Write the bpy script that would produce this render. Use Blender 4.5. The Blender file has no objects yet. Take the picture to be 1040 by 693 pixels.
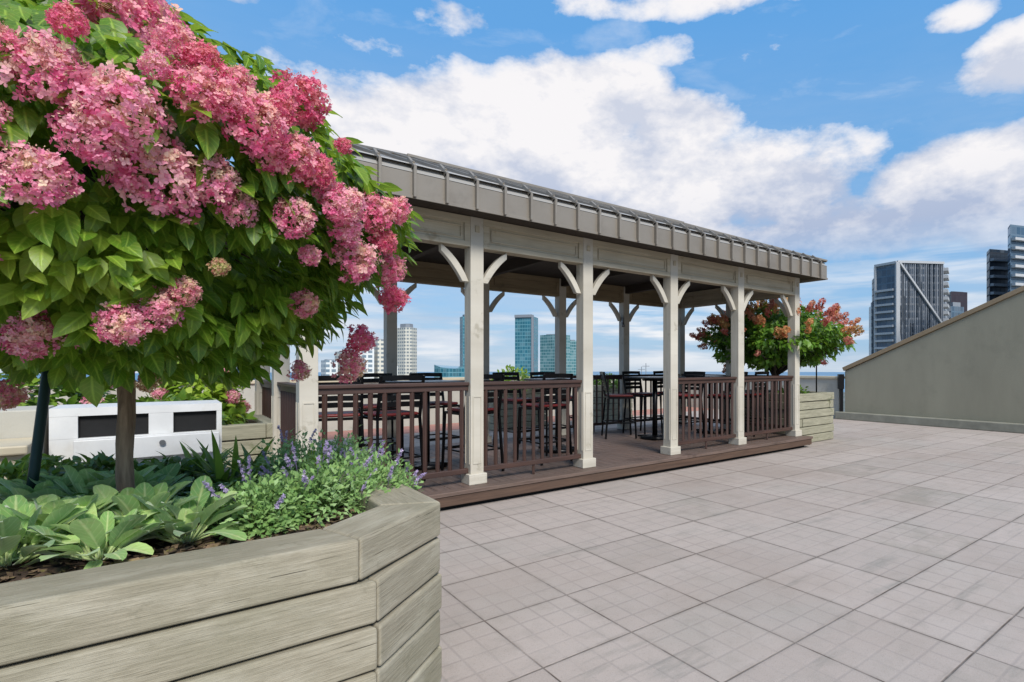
import bpy, math, random
from math import sin, cos, pi, radians, sqrt, atan, atan2
from mathutils import Vector, Matrix, noise
random.seed(7)
R = random.random
def U(a, b): return a + (b - a) * R()
scene = bpy.context.scene
COL = scene.collection

# ------------------------------------------------------------------ camera geometry
CX, HZ, F, CAMH = 612.0, 372.0, 549.3, 1.44
TH = radians(50.862)
Cc, Ss = cos(TH), sin(TH)
def at(px, d, z=None, py=None):
    l = (px - CX) / F * d
    if z is None: z = CAMH + (HZ - py) * d / F
    return Vector((d * Cc + l * Ss, d * Ss - l * Cc, z))
def on_y(px, Y):
    r = (px - CX) / F; d = Y / (Ss - r * Cc)
    return d * Cc + r * d * Ss

cam = bpy.data.objects.new('camera', bpy.data.cameras.new('camera')); COL.objects.link(cam)
cam.location = (0, 0, CAMH)
fw = Vector((Cc, Ss, 0)); rt = Vector((Ss, -Cc, 0)); up = Vector((0, 0, 1))
M3 = Matrix((rt, up, -fw)).transposed()
cam.rotation_euler = M3.to_euler()
cam.data.sensor_width = 36; cam.data.lens = F / 1040 * 36
cam.data.shift_x = (520 - CX) / 1040
cam.data.shift_y = (HZ - 346.5) / 1040
cam.data.clip_start = 0.02; cam.data.clip_end = 20000
scene.camera = cam

# ------------------------------------------------------------------ materials
def lin(c):
    return tuple(((v / 255) / 12.92 if v / 255 <= 0.04045 else ((v / 255 + 0.055) / 1.055) ** 2.4) for v in c) + (1,)
class NT:
    def __init__(s, name):
        s.m = bpy.data.materials.new(name); s.m.use_nodes = True
        s.t = s.m.node_tree; s.n = s.t.nodes; s.l = s.t.links
        s.b = s.n['Principled BSDF']
    def new(s, typ, **kw):
        n = s.n.new(typ)
        for k, v in kw.items(): setattr(n, k, v)
        return n
    def link(s, a, b): s.l.new(a, b)
    def setin(s, sock, v):
        if isinstance(v, bpy.types.NodeSocket): s.l.new(v, sock)
        else: sock.default_value = v[:3] if (sock.type == 'VECTOR' and hasattr(v, '__len__')) else v
    def math(s, op, a, b=0.0, c=None, clamp=False):
        n = s.new('ShaderNodeMath', operation=op, use_clamp=clamp)
        s.setin(n.inputs[0], a); s.setin(n.inputs[1], b)
        if c is not None: s.setin(n.inputs[2], c)
        return n.outputs[0]
    def mix(s, f, a, b, mode='MIX'):
        n = s.new('ShaderNodeMix', data_type='RGBA', blend_type=mode)
        s.setin(n.inputs[0], f); s.setin(n.inputs[6], a); s.setin(n.inputs[7], b)
        return n.outputs[2]
    def noise(s, vec, scale, detail=4, rough=0.55, dist=0.0):
        n = s.new('ShaderNodeTexNoise'); n.inputs['Scale'].default_value = scale
        n.inputs['Detail'].default_value = detail; n.inputs['Roughness'].default_value = rough
        n.inputs['Distortion'].default_value = dist
        if vec is not None: s.l.new(vec, n.inputs['Vector'])
        return n.outputs['Fac']
    def mapr(s, v, a, b, c=0.0, d=1.0):
        n = s.new('ShaderNodeMapRange'); s.setin(n.inputs[0], v)
        for i, x in enumerate((a, b, c, d)): n.inputs[i + 1].default_value = x
        return n.outputs[0]
    def scl(s, vec, v):
        n = s.new('ShaderNodeVectorMath', operation='MULTIPLY'); s.l.new(vec, n.inputs[0]); n.inputs[1].default_value = v
        return n.outputs[0]
    def bump(s, h, strength=0.3, dist=0.01, normal=None):
        n = s.new('ShaderNodeBump'); s.l.new(h, n.inputs['Height'])
        n.inputs['Strength'].default_value = strength; n.inputs['Distance'].default_value = dist
        if normal is not None: s.l.new(normal, n.inputs['Normal'])
        return n.outputs[0]
def wood(name, c1, c2, rough=0.75, grain=0.35, spots=None, scale=(2.2, 42, 1), bumpd=0.004, metallic=0):
    m = NT(name)
    uv = m.new('ShaderNodeTexCoord').outputs['UV']; ob = m.new('ShaderNodeNewGeometry').outputs['Position']
    g = m.noise(m.scl(uv, scale), 1.0, 6, 0.62, 0.6)
    g2 = m.noise(m.scl(uv, (scale[0] * 2.5, scale[1] * 4, 1)), 1.0, 3, 0.6)
    gg = m.math('ADD', m.math('MULTIPLY', g, 0.7), m.math('MULTIPLY', g2, 0.3))
    f = m.mapr(gg, 0.36, 0.64)
    col = m.mix(f, lin(c1), lin(c2))
    big = m.mapr(m.noise(ob, 2.3, 4), 0.35, 0.7, 0, 1)
    col = m.mix(m.math('MULTIPLY', big, grain), col, m.mix(0.5, lin(c1), (0.08, 0.08, 0.06, 1)))
    if spots:
        sp = m.mapr(m.noise(ob, spots[1], 5, 0.7), 0.60, 0.68)
        col = m.mix(m.math('MULTIPLY', sp, spots[2]), col, lin(spots[0]))
    m.link(col, m.b.inputs['Base Color']); m.b.inputs['Roughness'].default_value = rough
    m.b.inputs['Metallic'].default_value = metallic
    m.link(m.bump(gg, 0.55, bumpd), m.b.inputs['Normal'])
    return m.m
def plain(name, c, rough=0.6, metallic=0.0, var=0.12, nscale=4.0, bump=0.0, dirt=None, spec=None, streak=False):
    m = NT(name); ob = m.new('ShaderNodeNewGeometry').outputs['Position']
    n1 = m.noise(m.scl(ob, (1, 1, 0.25)) if streak else ob, nscale, 6, 0.65)
    dark = tuple(v * 0.72 for v in c)
    col = m.mix(m.math('MULTIPLY', m.mapr(n1, 0.35, 0.7), min(1, var * 4)), lin(c), lin(dark))
    if dirt:
        d = m.mapr(m.noise(ob, dirt[1], 5, 0.7), 0.55, 0.7)
        col = m.mix(m.math('MULTIPLY', d, dirt[2]), col, lin(dirt[0]))
    m.link(col, m.b.inputs['Base Color'])
    m.link(m.mapr(n1, 0.3, 0.7, max(0, rough - 0.06), min(1, rough + 0.08)), m.b.inputs['Roughness'])
    m.b.inputs['Metallic'].default_value = metallic
    if spec is not None: m.b.inputs['Specular IOR Level'].default_value = spec
    if bump: m.link(m.bump(m.noise(ob, 60, 5, 0.7), 0.5, bump), m.b.inputs['Normal'])
    return m.m
def leafmat(name, c1, c2, c3, trans=0.35, rough=0.45, vein=True, sheen=0.0):
    m = NT(name)
    at_ = m.new('ShaderNodeAttribute', attribute_name='rnd').outputs['Fac']
    uv = m.new('ShaderNodeTexCoord').outputs['UV']
    r = m.new('ShaderNodeValToRGB'); m.link(at_, r.inputs[0])
    e = r.color_ramp.elements; e[0].color = lin(c1); e[1].color = lin(c3); e[0].position = 0.05; e[1].position = 0.97
    k = e.new(0.5); k.color = lin(c2)
    col = r.outputs[0]
    if vein:
        sx = m.new('ShaderNodeSeparateXYZ'); m.link(uv, sx.inputs[0])
        av = m.math('ABSOLUTE', sx.outputs[1])
        mid = m.mapr(av, 0.02, 0.09, 1, 0)
        w = m.math('SINE', m.math('ADD', m.math('MULTIPLY', sx.outputs[0], 44.0), m.math('MULTIPLY', av, -22.0)))
        side = m.mapr(w, 0.75, 1.0, 0, 0.45)
        vv = m.math('MAXIMUM', mid, side)
        col = m.mix(m.math('MULTIPLY', vv, 0.35), col, lin(tuple(min(255, v * 1.35 + 25) for v in c3)))
        m.link(m.bump(vv, 0.35, -0.0015), m.b.inputs['Normal'])
    gp = m.new('ShaderNodeNewGeometry').outputs['Position']; col = m.mix(m.mapr(m.noise(gp, 55, 4, .7), .5, .72, 0, .38), col, lin((150, 146, 62)))
    m.link(col, m.b.inputs['Base Color']); m.b.inputs['Roughness'].default_value = rough
    if sheen: m.b.inputs['Sheen Weight'].default_value = sheen
    tr = m.new('ShaderNodeBsdfTranslucent'); m.link(m.mix(0.5, col, lin(tuple(min(255, v * 1.3 + 10) for v in c3))), tr.inputs[0])
    mx = m.new('ShaderNodeMixShader'); mx.inputs[0].default_value = trans
    m.link(m.b.outputs[0], mx.inputs[1]); m.link(tr.outputs[0], mx.inputs[2])
    m.link(mx.outputs[0], m.n['Material Output'].inputs[0])
    return m.m
def petalmat(name, pink, pale, cream, trans=0.35):
    m = NT(name)
    a = m.new('ShaderNodeAttribute', attribute_name='rnd').outputs['Fac']
    r = m.new('ShaderNodeValToRGB'); m.link(a, r.inputs[0])
    e = r.color_ramp.elements; e[0].color = lin(pink); e[1].color = lin(cream)
    k = e.new(0.45); k.color = lin(pale)
    oc = m.new('ShaderNodeObjectInfo').outputs['Color']
    col = m.mix(1.0, r.outputs[0], oc, 'MULTIPLY')
    m.link(col, m.b.inputs['Base Color']); m.b.inputs['Roughness'].default_value = 0.6
    tr = m.new('ShaderNodeBsdfTranslucent'); m.link(col, tr.inputs[0])
    mx = m.new('ShaderNodeMixShader'); mx.inputs[0].default_value = trans
    m.link(m.b.outputs[0], mx.inputs[1]); m.link(tr.outputs[0], mx.inputs[2])
    m.link(mx.outputs[0], m.n['Material Output'].inputs[0])
    return m.m

M = {}
def timber_mat():
    m = NT('weathered_timber'); uv = m.new('ShaderNodeTexCoord').outputs['UV']; pos = m.new('ShaderNodeNewGeometry').outputs['Position']
    # knots: elongated cells, rings round a few cell centres
    vo = m.new('ShaderNodeTexVoronoi', voronoi_dimensions='2D'); m.link(m.scl(uv, (1.6, 4.2, 1)), vo.inputs['Vector']); vo.inputs['Scale'].default_value = 1; vo.inputs['Randomness'].default_value = .9
    kd = vo.outputs['Distance']; kr = m.new('ShaderNodeSeparateXYZ'); m.link(vo.outputs['Color'], kr.inputs[0])
    on = m.math('GREATER_THAN', kr.outputs[0], .78)
    kn = m.math('MULTIPLY', m.mapr(kd, .03, .10, 1, 0), on)
    near = m.math('MULTIPLY', m.mapr(kd, .05, .34, 1, 0), on)
    s_ = m.new('ShaderNodeVectorMath', operation='ADD'); m.link(m.scl(uv, (7.0, 120, 1)), s_.inputs[0])
    cb_ = m.new('ShaderNodeCombineXYZ'); m.link(m.math('MULTIPLY', near, 5.0), cb_.inputs[1]); m.link(cb_.outputs[0], s_.inputs[1])
    g = m.noise(s_.outputs[0], 1.0, 7, .6, .35); fine = m.noise(m.scl(uv, (14, 420, 1)), 1.0, 3, .7); saw = m.noise(m.scl(uv, (260, 6, 1)), 1.0, 2, .5)
    gg = m.math('ADD', m.math('MULTIPLY', g, .62), m.math('MULTIPLY', fine, .38))
    col = m.mix(m.mapr(gg, .34, .66), lin((134, 127, 109)), lin((168, 160, 141)))
    b1 = m.noise(pos, 1.7, 5, .6); b2 = m.noise(m.scl(uv, (3, 9, 1)), 1.0, 5, .65)
    col = m.mix(m.mapr(b1, .42, .7, 0, .45), col, lin((120, 119, 96)))
    col = m.mix(m.mapr(b2, .5, .72, 0, .5), col, lin((194, 188, 170)))
    col = m.mix(m.mapr(m.noise(pos, 7, 5, .75), .6, .74, 0, .6), col, lin((104, 100, 82)))
    col = m.mix(m.math('MULTIPLY', kn, .8), col, lin((84, 72, 54)))
    crk = m.mapr(m.noise(m.scl(uv, (3.5, 150, 1)), 1.0, 2, .5), .70, .74, 0, .75); col = m.mix(crk, col, lin((70, 64, 52)))
    m.link(col, m.b.inputs['Base Color']); m.b.inputs['Roughness'].default_value = .88; m.b.inputs['Specular IOR Level'].default_value = .25
    h_ = m.math('SUBTRACT', m.math('ADD', gg, m.math('MULTIPLY', saw, .1)), m.math('MULTIPLY', crk, .8)); m.link(m.bump(h_, .9, .005), m.b.inputs['Normal'])
    return m.m
M['timber'] = timber_mat()
M['timber_far'] = wood('mossy_timber', (128, 125, 106), (166, 162, 140), 0.85, 0.3, ((92, 100, 60), 3.5, 0.6), scale=(3, 30, 1))
M['post'] = wood('painted_post', (178, 171, 156), (200, 194, 180), 0.6, 0.2, ((132, 124, 104), 4.0, 0.5), scale=(1.2, 16, 1), bumpd=0.0012)
M['beam'] = wood('aged_painted_beam', (164, 153, 130), (190, 180, 158), 0.7, 0.3, ((132, 116, 88), 3.0, 0.6), scale=(1.0, 14, 1), bumpd=0.0015)
M['beam_rear'] = wood('brown_rear_beam', (122, 106, 80), (150, 134, 106), 0.75, 0.3, ((92, 76, 54), 3.0, 0.5), scale=(1.0, 14, 1), bumpd=0.0015)  # rear beams only, browner and darker than the other beams
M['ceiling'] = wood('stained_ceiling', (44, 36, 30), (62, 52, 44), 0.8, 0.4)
M['deck'] = wood('brown_deck', (84, 68, 60), (118, 98, 88), 0.6, 0.35, ((60, 46, 40), 2.0, 0.5), scale=(2.0, 30, 1))
M['fascia'] = wood('deck_fascia_brown', (70, 52, 42), (96, 74, 60), 0.55, 0.2, scale=(1.5, 26, 1))
M['rail'] = wood('brown_rail', (54, 37, 32), (78, 54, 46), 0.5, 0.15, scale=(2.0, 24, 1), bumpd=0.001)
M['metal_roof'] = plain('taupe_roof_metal', (138, 130, 119), 0.4, 0.2, 0.1, 1.5, dirt=((98, 90, 80), 2.2, 0.35))
M['black'] = plain('black_metal', (17, 17, 19), 0.38, 0.6, 0.1, 8)
M['table'] = plain('black_tabletop', (24, 24, 26), 0.3, 0.0, 0.1, 6)
M['red'] = plain('red_vinyl', (106, 24, 22), 0.5, 0.0, 0.1, 8)
M['stucco'] = plain('grey_stucco', (150, 145, 126), 0.95, 0, 0.08, 1.1, bump=0.006, dirt=((112, 110, 96), 0.9, 0.3), streak=True)
M['stucco_light'] = plain('pale_stucco', (180, 177, 166), 0.95, 0, 0.1, 1.2, bump=0.004, dirt=((140, 134, 118), 1.3, 0.5))
M['cap'] = plain('tan_cap', (150, 130, 102), 0.6, 0.1, 0.1, 2)
M['cap_light'] = plain('cream_cap', (198, 186, 160), 0.6, 0.1, 0.1, 2)
M['curb'] = plain('curb_concrete', (142, 140, 126), 0.95, 0, 0.15, 3, bump=0.004)
M['white'] = plain('white_plastic', (214, 214, 212), 0.45, 0, 0.08, 3, dirt=((176, 172, 160), 2.5, 0.4))
M['hole'] = plain('black_recess', (8, 8, 9), 0.8)
M['grey_metal'] = plain('galvanised_metal', (130, 132, 134), 0.4, 0.6)
M['green_pole'] = plain('dark_green_steel', (10, 48, 44), 0.45, 0.3)
M['bark'] = wood('bark', (104, 82, 66), (164, 138, 114), 0.95, 0.5, scale=(5, 26, 1), bumpd=0.01)
M['bark_dark'] = wood('dark_bark', (52, 42, 34), (84, 70, 58), 0.95, 0.5, scale=(5, 26, 1), bumpd=0.01)
M['soil'] = plain('bark_mulch', (66, 52, 42), 1.0, 0, 0.25, 25, bump=0.02, dirt=((120, 92, 70), 30, 0.7))
M['chip'] = leafmat('mulch_chips', (50, 38, 30), (88, 70, 56), (134, 112, 90), 0.0, 0.9, vein=False)
M['leaf'] = leafmat('hydrangea_leaf', (48, 86, 22), (88, 130, 34), (144, 168, 58), 0.38, 0.42)
M['leaf2'] = leafmat('far_hydrangea_leaf', (34, 66, 18), (70, 116, 26), (122, 158, 50), 0.3, 0.5, vein=False)
M['lamb'] = leafmat('woolly_leaf', (106, 150, 84), (142, 182, 98), (178, 206, 124), 0.2, 0.8, sheen=0.4)
M['mint'] = leafmat('catmint_leaf', (98, 140, 74), (134, 172, 98), (172, 200, 142), 0.3, 0.6, vein=False)
M['ivy'] = leafmat('dark_ground_leaf', (36, 66, 20), (68, 104, 34), (110, 142, 56), 0.2, 0.45, vein=False)
M['strap'] = leafmat('strap_leaf', (40, 78, 26), (84, 120, 36), (128, 158, 58), 0.3, 0.4, vein=False)
M['bright'] = leafmat('bright_leaf', (90, 130, 34), (130, 160, 48), (166, 186, 74), 0.35, 0.5, vein=False)
M['purple'] = leafmat('lavender_floret', (146, 124, 178), (180, 160, 204), (212, 196, 226), 0.3, 0.6, vein=False)
M['petal'] = petalmat('pink_petal', (228, 108, 156), (242, 172, 192), (238, 212, 180), .4)
M['petal2'] = petalmat('rust_petal', (210, 118, 98), (226, 156, 124), (214, 178, 138))
M['petal_white'] = petalmat('white_petal', (236, 232, 220), (240, 238, 228), (232, 226, 190))
M['pink_paver'] = plain('pink_paver', (176, 128, 116), 0.9, 0, 0.15, 3, bump=0.004)

# ------------------------------------------------------------------ mesh builder
class MB:
    def __init__(s): s.v = []; s.f = []; s.uv = []; s.rnd = []; s.sm = []
    def face(s, pts, uvs=None, rnd=0.5, smooth=False):
        b = len(s.v); s.v.extend(Vector(p) for p in pts)
        s.f.append(tuple(range(b, b + len(pts)))); s.uv.append(uvs or [(0, 0)] * len(pts)); s.rnd.append(rnd); s.sm.append(smooth)
    def mesh(s, verts, faces, g=None, rnd=0.5, smooth=False, uvs=None):
        b = len(s.v); s.v.extend(Vector(p) for p in verts)
        ou, ov = U(0, 50), U(0, 50)
        if g is not None:
            g = Vector(g).normalized(); e1 = g.orthogonal().normalized()
            if abs(g.z) < 0.9: e1 = Vector((0, 0, 1)).cross(g).normalized()
            e2 = g.cross(e1)
        for i, f in enumerate(faces):
            s.f.append(tuple(b + k for k in f)); s.rnd.append(rnd); s.sm.append(smooth)
            if uvs: s.uv.append([uvs[k] for k in f])
            elif g is not None:
                s.uv.append([(s.v[b + k].dot(g) + ou, s.v[b + k].dot(e1) + s.v[b + k].dot(e2) + ov) for k in f])
            else: s.uv.append([(0, 0)] * len(f))
    def box(s, x0, x1, y0, y1, z0, z1, g=(1, 0, 0)):
        v = [(x, y, z) for z in (z0, z1) for y in (y0, y1) for x in (x0, x1)]
        s.mesh(v, [(0, 2, 3, 1), (4, 5, 7, 6), (0, 1, 5, 4), (2, 6, 7, 3), (0, 4, 6, 2), (1, 3, 7, 5)], g)
    def prism(s, poly, z0, z1, g=(1, 0, 0)):
        a = sum(poly[i][0] * poly[(i + 1) % len(poly)][1] - poly[(i + 1) % len(poly)][0] * poly[i][1] for i in range(len(poly)))
        if a < 0: poly = poly[::-1]
        n = len(poly); v = [(p[0], p[1], z0) for p in poly] + [(p[0], p[1], z1) for p in poly]
        s.mesh(v, [tuple(range(n))[::-1], tuple(range(n, 2 * n))] + [(i, (i + 1) % n, n + (i + 1) % n, n + i) for i in range(n)], g)
    def bar(s, p0, p1, w, h, upv=(0, 0, 1), g=None):
        p0, p1 = Vector(p0), Vector(p1); d = (p1 - p0).normalized()
        u = Vector(upv); sd = d.cross(u)
        if sd.length < 1e-4: sd = d.orthogonal()
        sd.normalize(); u = sd.cross(d)
        v = [p + sd * a * w / 2 + u * b * h / 2 for p in (p0, p1) for a, b in ((-1, -1), (1, -1), (1, 1), (-1, 1))]
        s.mesh(v, [(0, 3, 2, 1), (4, 5, 6, 7), (0, 1, 5, 4), (1, 2, 6, 5), (2, 3, 7, 6), (3, 0, 4, 7)], g or d)
    def tube(s, pts, rad, n=8, cap=True, rnd=0.5):
        pts = [Vector(p) for p in pts]
        if not hasattr(rad, '__len__'): rad = [rad] * len(pts)
        V = []; UVs = []; L = 0; pu = None
        for i, p in enumerate(pts):
            d = (pts[min(i + 1, len(pts) - 1)] - pts[max(i - 1, 0)]).normalized()
            if pu is None: pu = d.orthogonal().normalized()
            u = (pu - d * pu.dot(d)).normalized(); w = d.cross(u); pu = u
            if i: L += (p - pts[i - 1]).length
            for k in range(n):
                a = 2 * pi * k / n; V.append(p + (u * cos(a) + w * sin(a)) * rad[i]); UVs.append((L, k / n * 2 * pi * rad[0]))
        Fs = [(i * n + k, i * n + (k + 1) % n, (i + 1) * n + (k + 1) % n, (i + 1) * n + k) for i in range(len(pts) - 1) for k in range(n)]
        s.mesh(V, Fs, rnd=rnd, smooth=True, uvs=UVs)
        if cap:
            b = len(s.v) - len(V)
            for r in (tuple(range(n))[::-1], tuple((len(pts) - 1) * n + k for k in range(n))):
                s.f.append(tuple(b + k for k in r)); s.uv.append([(0, 0)] * n); s.rnd.append(rnd); s.sm.append(False)
    def build(s, name, mat, parent=None, bevel=0, seg=2):
        org = wloc(parent)
        me = bpy.data.meshes.new(name); me.from_pydata([v - org for v in s.v], [], s.f)
        uvl = me.uv_layers.new(name='UVMap'); flat = [c for u in s.uv for p in u for c in p]
        uvl.data.foreach_set('uv', flat)
        at_ = me.attributes.new('rnd', 'FLOAT', 'FACE'); at_.data.foreach_set('value', s.rnd)
        me.polygons.foreach_set('use_smooth', s.sm)
        me.materials.append(mat); me.update()
        o = bpy.data.objects.new(name, me); COL.objects.link(o)
        if parent is not None: o.parent = parent
        if bevel:
            b = o.modifiers.new('Bevel', 'BEVEL'); b.width = bevel; b.segments = seg; b.limit_method = 'ANGLE'; b.angle_limit = radians(40)
        return o
def wloc(o):
    p = Vector((0, 0, 0))
    while o is not None: p += o.location; o = o.parent
    return p
def tag(o, label=None, cat=None, group=None, kind=None):
    if label: o['label'] = label
    if cat: o['category'] = cat
    if group: o['group'] = group
    if kind: o['kind'] = kind
    return o
def empty(name, loc, label=None, cat=None, group=None):
    o = bpy.data.objects.new(name, None); COL.objects.link(o); o.location = loc; o.empty_display_size = 0.1
    return tag(o, label, cat, group)
def copy_tree(o, parent=None):
    c = o.copy(); COL.objects.link(c); c.parent = parent
    for ch in list(o.children): copy_tree(ch, c)
    return c

# ------------------------------------------------------------------ leaves and florets
def leaf_mesh(mb, base, dirv, nrm, L, W, droop=0.25, fold=0.25, rnd=None, nseg=5, wavy=0.0, tipw=1.0, pw=0.85):
    d = Vector(dirv).normalized(); n = Vector(nrm); n = (n - d * n.dot(d))
    n = n.normalized() if n.length > 1e-4 else d.orthogonal().normalized()
    sd = d.cross(n); base = Vector(base)
    rows = []; uv = []
    rnd = R() if rnd is None else rnd; ph = U(0, 6); bend = U(-.16, .16)
    for i in range(nseg + 1):
        t = i / nseg if pw > .6 else (1 - cos(pi * i / nseg)) / 2
        w = W * 0.5 * (max(0, sin(pi * min(1, t ** 0.8))) ** pw if pw > .6 else max(0, 1 - (2 * t - 1) ** 2) ** .5 * (.5 + .6 * t)) * tipw + (0.004 * W if i in (0, nseg) else 0)
        c = base + d * (L * (t - 0.1 * droop * t * t)) - n * (L * droop * t * t)
        h = w * fold + wavy * W * sin(ph + t * 9)
        c = c + sd * (L * bend * t * t)
        rows.append((c + sd * w + n * h, c, c - sd * w + n * (w * fold - wavy * W * sin(ph + t * 9))))
        uv.append(((t, 0.5), (t, 0.0), (t, -0.5)))
    V = [p for r in rows for p in r]; UVs = [p for r in uv for p in r]
    Fs = []
    for i in range(nseg):
        a = i * 3
        Fs += [(a, a + 1, a + 4, a + 3), (a + 1, a + 2, a + 5, a + 4)]
    mb.mesh(V, Fs, rnd=rnd, smooth=True, uvs=UVs)
def rvec():
    while True:
        v = Vector((U(-1, 1), U(-1, 1), U(-1, 1)))
        if 0.05 < v.length < 1: return v.normalized()
def floret(mb, c, n, s, rnd):
    n = n.normalized(); a = n.orthogonal().normalized(); b = n.cross(a); off = U(0, 6.28)
    for k in range(4):
        an = off + k * pi / 2 + U(-0.15, 0.15); u = a * cos(an) + b * sin(an); w = n.cross(u)
        lift = n * s * U(0.05, 0.75); r = s * U(0.8, 1.2); ww = r * U(0.32, 0.46)
        p0 = c; p1 = c + u * r * 0.5 + w * ww + lift * 0.7; p2 = c + u * r * 0.92 + w * ww * 0.5 + lift
        p3 = c + u * r + lift * 0.8; p4 = c + u * r * 0.9 - w * ww * 0.6 + lift; p5 = c + u * r * 0.45 - w * ww + lift * 0.7
        mb.face((p0, p5, p4, p3, p2, p1), rnd=min(1, max(0, rnd + U(-0.1, 0.1))))
def head_mesh(seed, nfl, fs=0.078, cone=1.25):
    st = random.getstate(); random.seed(seed); mb = MB()
    for i in range(nfl):
        z = U(-0.75, 1); a = U(0, 2 * pi); r = sqrt(max(0, 1 - z * z)) * 0.5 * (1.0 - 0.28 * max(0, z))
        lump = 1 + 0.34 * noise.noise(Vector((cos(a) * 2.2, sin(a) * 2.2, z * 2.2 + seed * 3)))
        k = (U(0.6, 1.0) if R() < .6 else U(.9, 1.12)) * lump
        p = Vector((cos(a) * r * k, sin(a) * r * k, z * 0.5 * cone * 0.8 * k))
        n = (Vector((p.x, p.y, p.z * 0.8 + 0.08)).normalized() + rvec() * 0.85)
        cr = 0.20 + 0.6 * noise.noise(p * 4 + Vector((seed * 3, 0, 0))) + 0.38 * max(0, z) + (0.3 if k < 0.8 else 0) + U(-0.12, 0.2)
        floret(mb, p, n, fs * U(0.75, 1.15), cr)
    for i in range(nfl // 5):                      # cream stalks between the florets
        v = rvec(); v.z = abs(v.z) * .8 + .05; e = Vector((v.x * .46, v.y * .46, v.z * .56)) * U(.8, 1.15); w_ = e.orthogonal().normalized() * .005; b_ = e * .4
        mb.face((b_ - w_, b_ + w_, e + w_ * .6, e - w_ * .6), rnd=1)
    for i in range(nfl // 3):                      # small unopened tips
        v = rvec(); v.z = abs(v.z) * 0.9 - 0.1; p = Vector((v.x * 0.5, v.y * 0.5, v.z * 0.6)) * U(0.95, 1.15)
        n = rvec() * 0.02
        mb.face((p - n, p + n.orthogonal() * 0.8, p + n, p + v * 0.03), rnd=U(0.8, 1))
    random.setstate(st); return mb

# ------------------------------------------------------------------ ground, terrace, far water
def iclamp(x): return min(max(x, 0.3), 6.5)
def tile_uv(x, y):
    xc = iclamp(x); slope = 2.028 - 2 * 0.0711 * xc
    i = -4.70 + 2.028 * xc - 0.0711 * xc * xc + slope * (x - xc) - 0.007 * y
    j = -2.60 + 1.634 * y + 0.025 * x
    return (i + 40, j + 40)
mb = MB(); st = 0.5
nx, ny = 60, 52; x0t, y0t = -15.6, -13.0
V = [(x0t + a * st, y0t + b * st, 0) for b in range(ny + 1) for a in range(nx + 1)]
mb.mesh(V, [(b * (nx + 1) + a, b * (nx + 1) + a + 1, (b + 1) * (nx + 1) + a + 1, (b + 1) * (nx + 1) + a) for b in range(ny) for a in range(nx)],
        uvs=[tile_uv(v[0], v[1]) for v in V])
m = NT('terrace_paving')
uv = m.new('ShaderNodeTexCoord').outputs['UV']; pos = m.new('ShaderNodeNewGeometry').outputs['Position']
def fr(vec, k, wj, soft):
    """distance mask to grid lines: 1 on the joint"""
    s = m.new('ShaderNodeSeparateXYZ'); m.link(m.scl(vec, (k, k, 1)), s.inputs[0]); out = None
    for i in (0, 1):
        f = m.math('FRACT', s.outputs[i]); e = m.math('MINIMUM', f, m.math('SUBTRACT', 1.0, f))
        q = m.mapr(e, wj, wj + soft, 1, 0)
        out = q if out is None else m.math('MAXIMUM', out, q)
    return out
joint = fr(uv, 1, 0.004, 0.006); sub = fr(uv, 4, 0.02, 0.05)
edge = fr(uv, 1, 0.0, 0.05)
fl = m.new('ShaderNodeVectorMath', operation='FLOOR'); m.link(uv, fl.inputs[0])
wn = m.new('ShaderNodeTexWhiteNoise', noise_dimensions='2D'); m.link(fl.outputs[0], wn.inputs['Vector'])
big = m.noise(pos, 0.8, 5, 0.6); mid = m.noise(pos, 5, 6, 0.7); fine = m.noise(pos, 160, 3, 0.8)
col = m.mix(wn.outputs['Value'], lin((154, 142, 134)), lin((166, 154, 146)))
col = m.mix(m.math('MULTIPLY', m.mapr(big, 0.48, 0.72), 0.45), col, lin((140, 138, 130)))
col = m.mix(m.math('MULTIPLY', m.mapr(mid, 0.5, 0.74), 0.5), col, lin((128, 121, 112)))
col = m.mix(m.mapr(fine, 0.3, 0.75, 0, 0.35), col, lin((206, 198, 192)))
col = m.mix(m.mapr(fine, 0.36, 0.25, 0, 0.5), col, lin((112, 104, 100)))
subf = m.math('MULTIPLY', sub, m.mapr(m.noise(pos, 1.7, 3), 0.35, 0.6, 0.1, 0.5))
col = m.mix(subf, col, lin((138, 130, 126)))
ef = m.math('MULTIPLY', edge, m.mapr(m.noise(pos, 3.1, 5, 0.7), 0.4, 0.66, 0.0, 0.75))
col = m.mix(ef, col, lin((122, 115, 108)))
tint = m.new('ShaderNodeTexWhiteNoise', noise_dimensions='2D'); m.link(m.scl(fl.outputs[0], (3.7, 1.9, 1)), tint.inputs['Vector'])
col = m.mix(m.math('MULTIPLY', m.mapr(tint.outputs['Value'], .8, 1.1), m.mapr(m.noise(pos, 2.6, 5, .7), .38, .6)), col, lin((126, 123, 112)))
spk = m.noise(pos, 75, 2, .9); col = m.mix(m.mapr(spk, .58, .72, 0, .4), col, lin((112, 102, 94)))
st_ = m.mapr(m.noise(m.scl(uv, (0.45, 2.6, 1)), 1.3, 5, 0.65), 0.58, 0.72, 0, 0.5)
col = m.mix(st_, col, lin((112, 114, 108)))
jf = m.math('MULTIPLY', joint, m.mapr(m.noise(pos, 2.3, 5, .7), 0.38, 0.62, 0.25, 1.0))
col = m.mix(jf, col, lin((80, 70, 62)))
col = m.mix(m.mapr(m.noise(pos, 0.35, 6, .7), .45, .65, 0, .3), col, lin((128, 112, 98)))
m.link(col, m.b.inputs['Base Color']); m.b.inputs['Roughness'].default_value = 0.88
hgt = m.math('SUBTRACT', m.math('ADD', m.math('MULTIPLY', fine, 0.12), m.math('MULTIPLY', mid, 0.15)), m.math('ADD', m.math('MULTIPLY', joint, 0.9), m.math('MULTIPLY', sub, 0.25)))
m.link(m.bump(hgt, 0.5, 0.006), m.b.inputs['Normal'])
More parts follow.
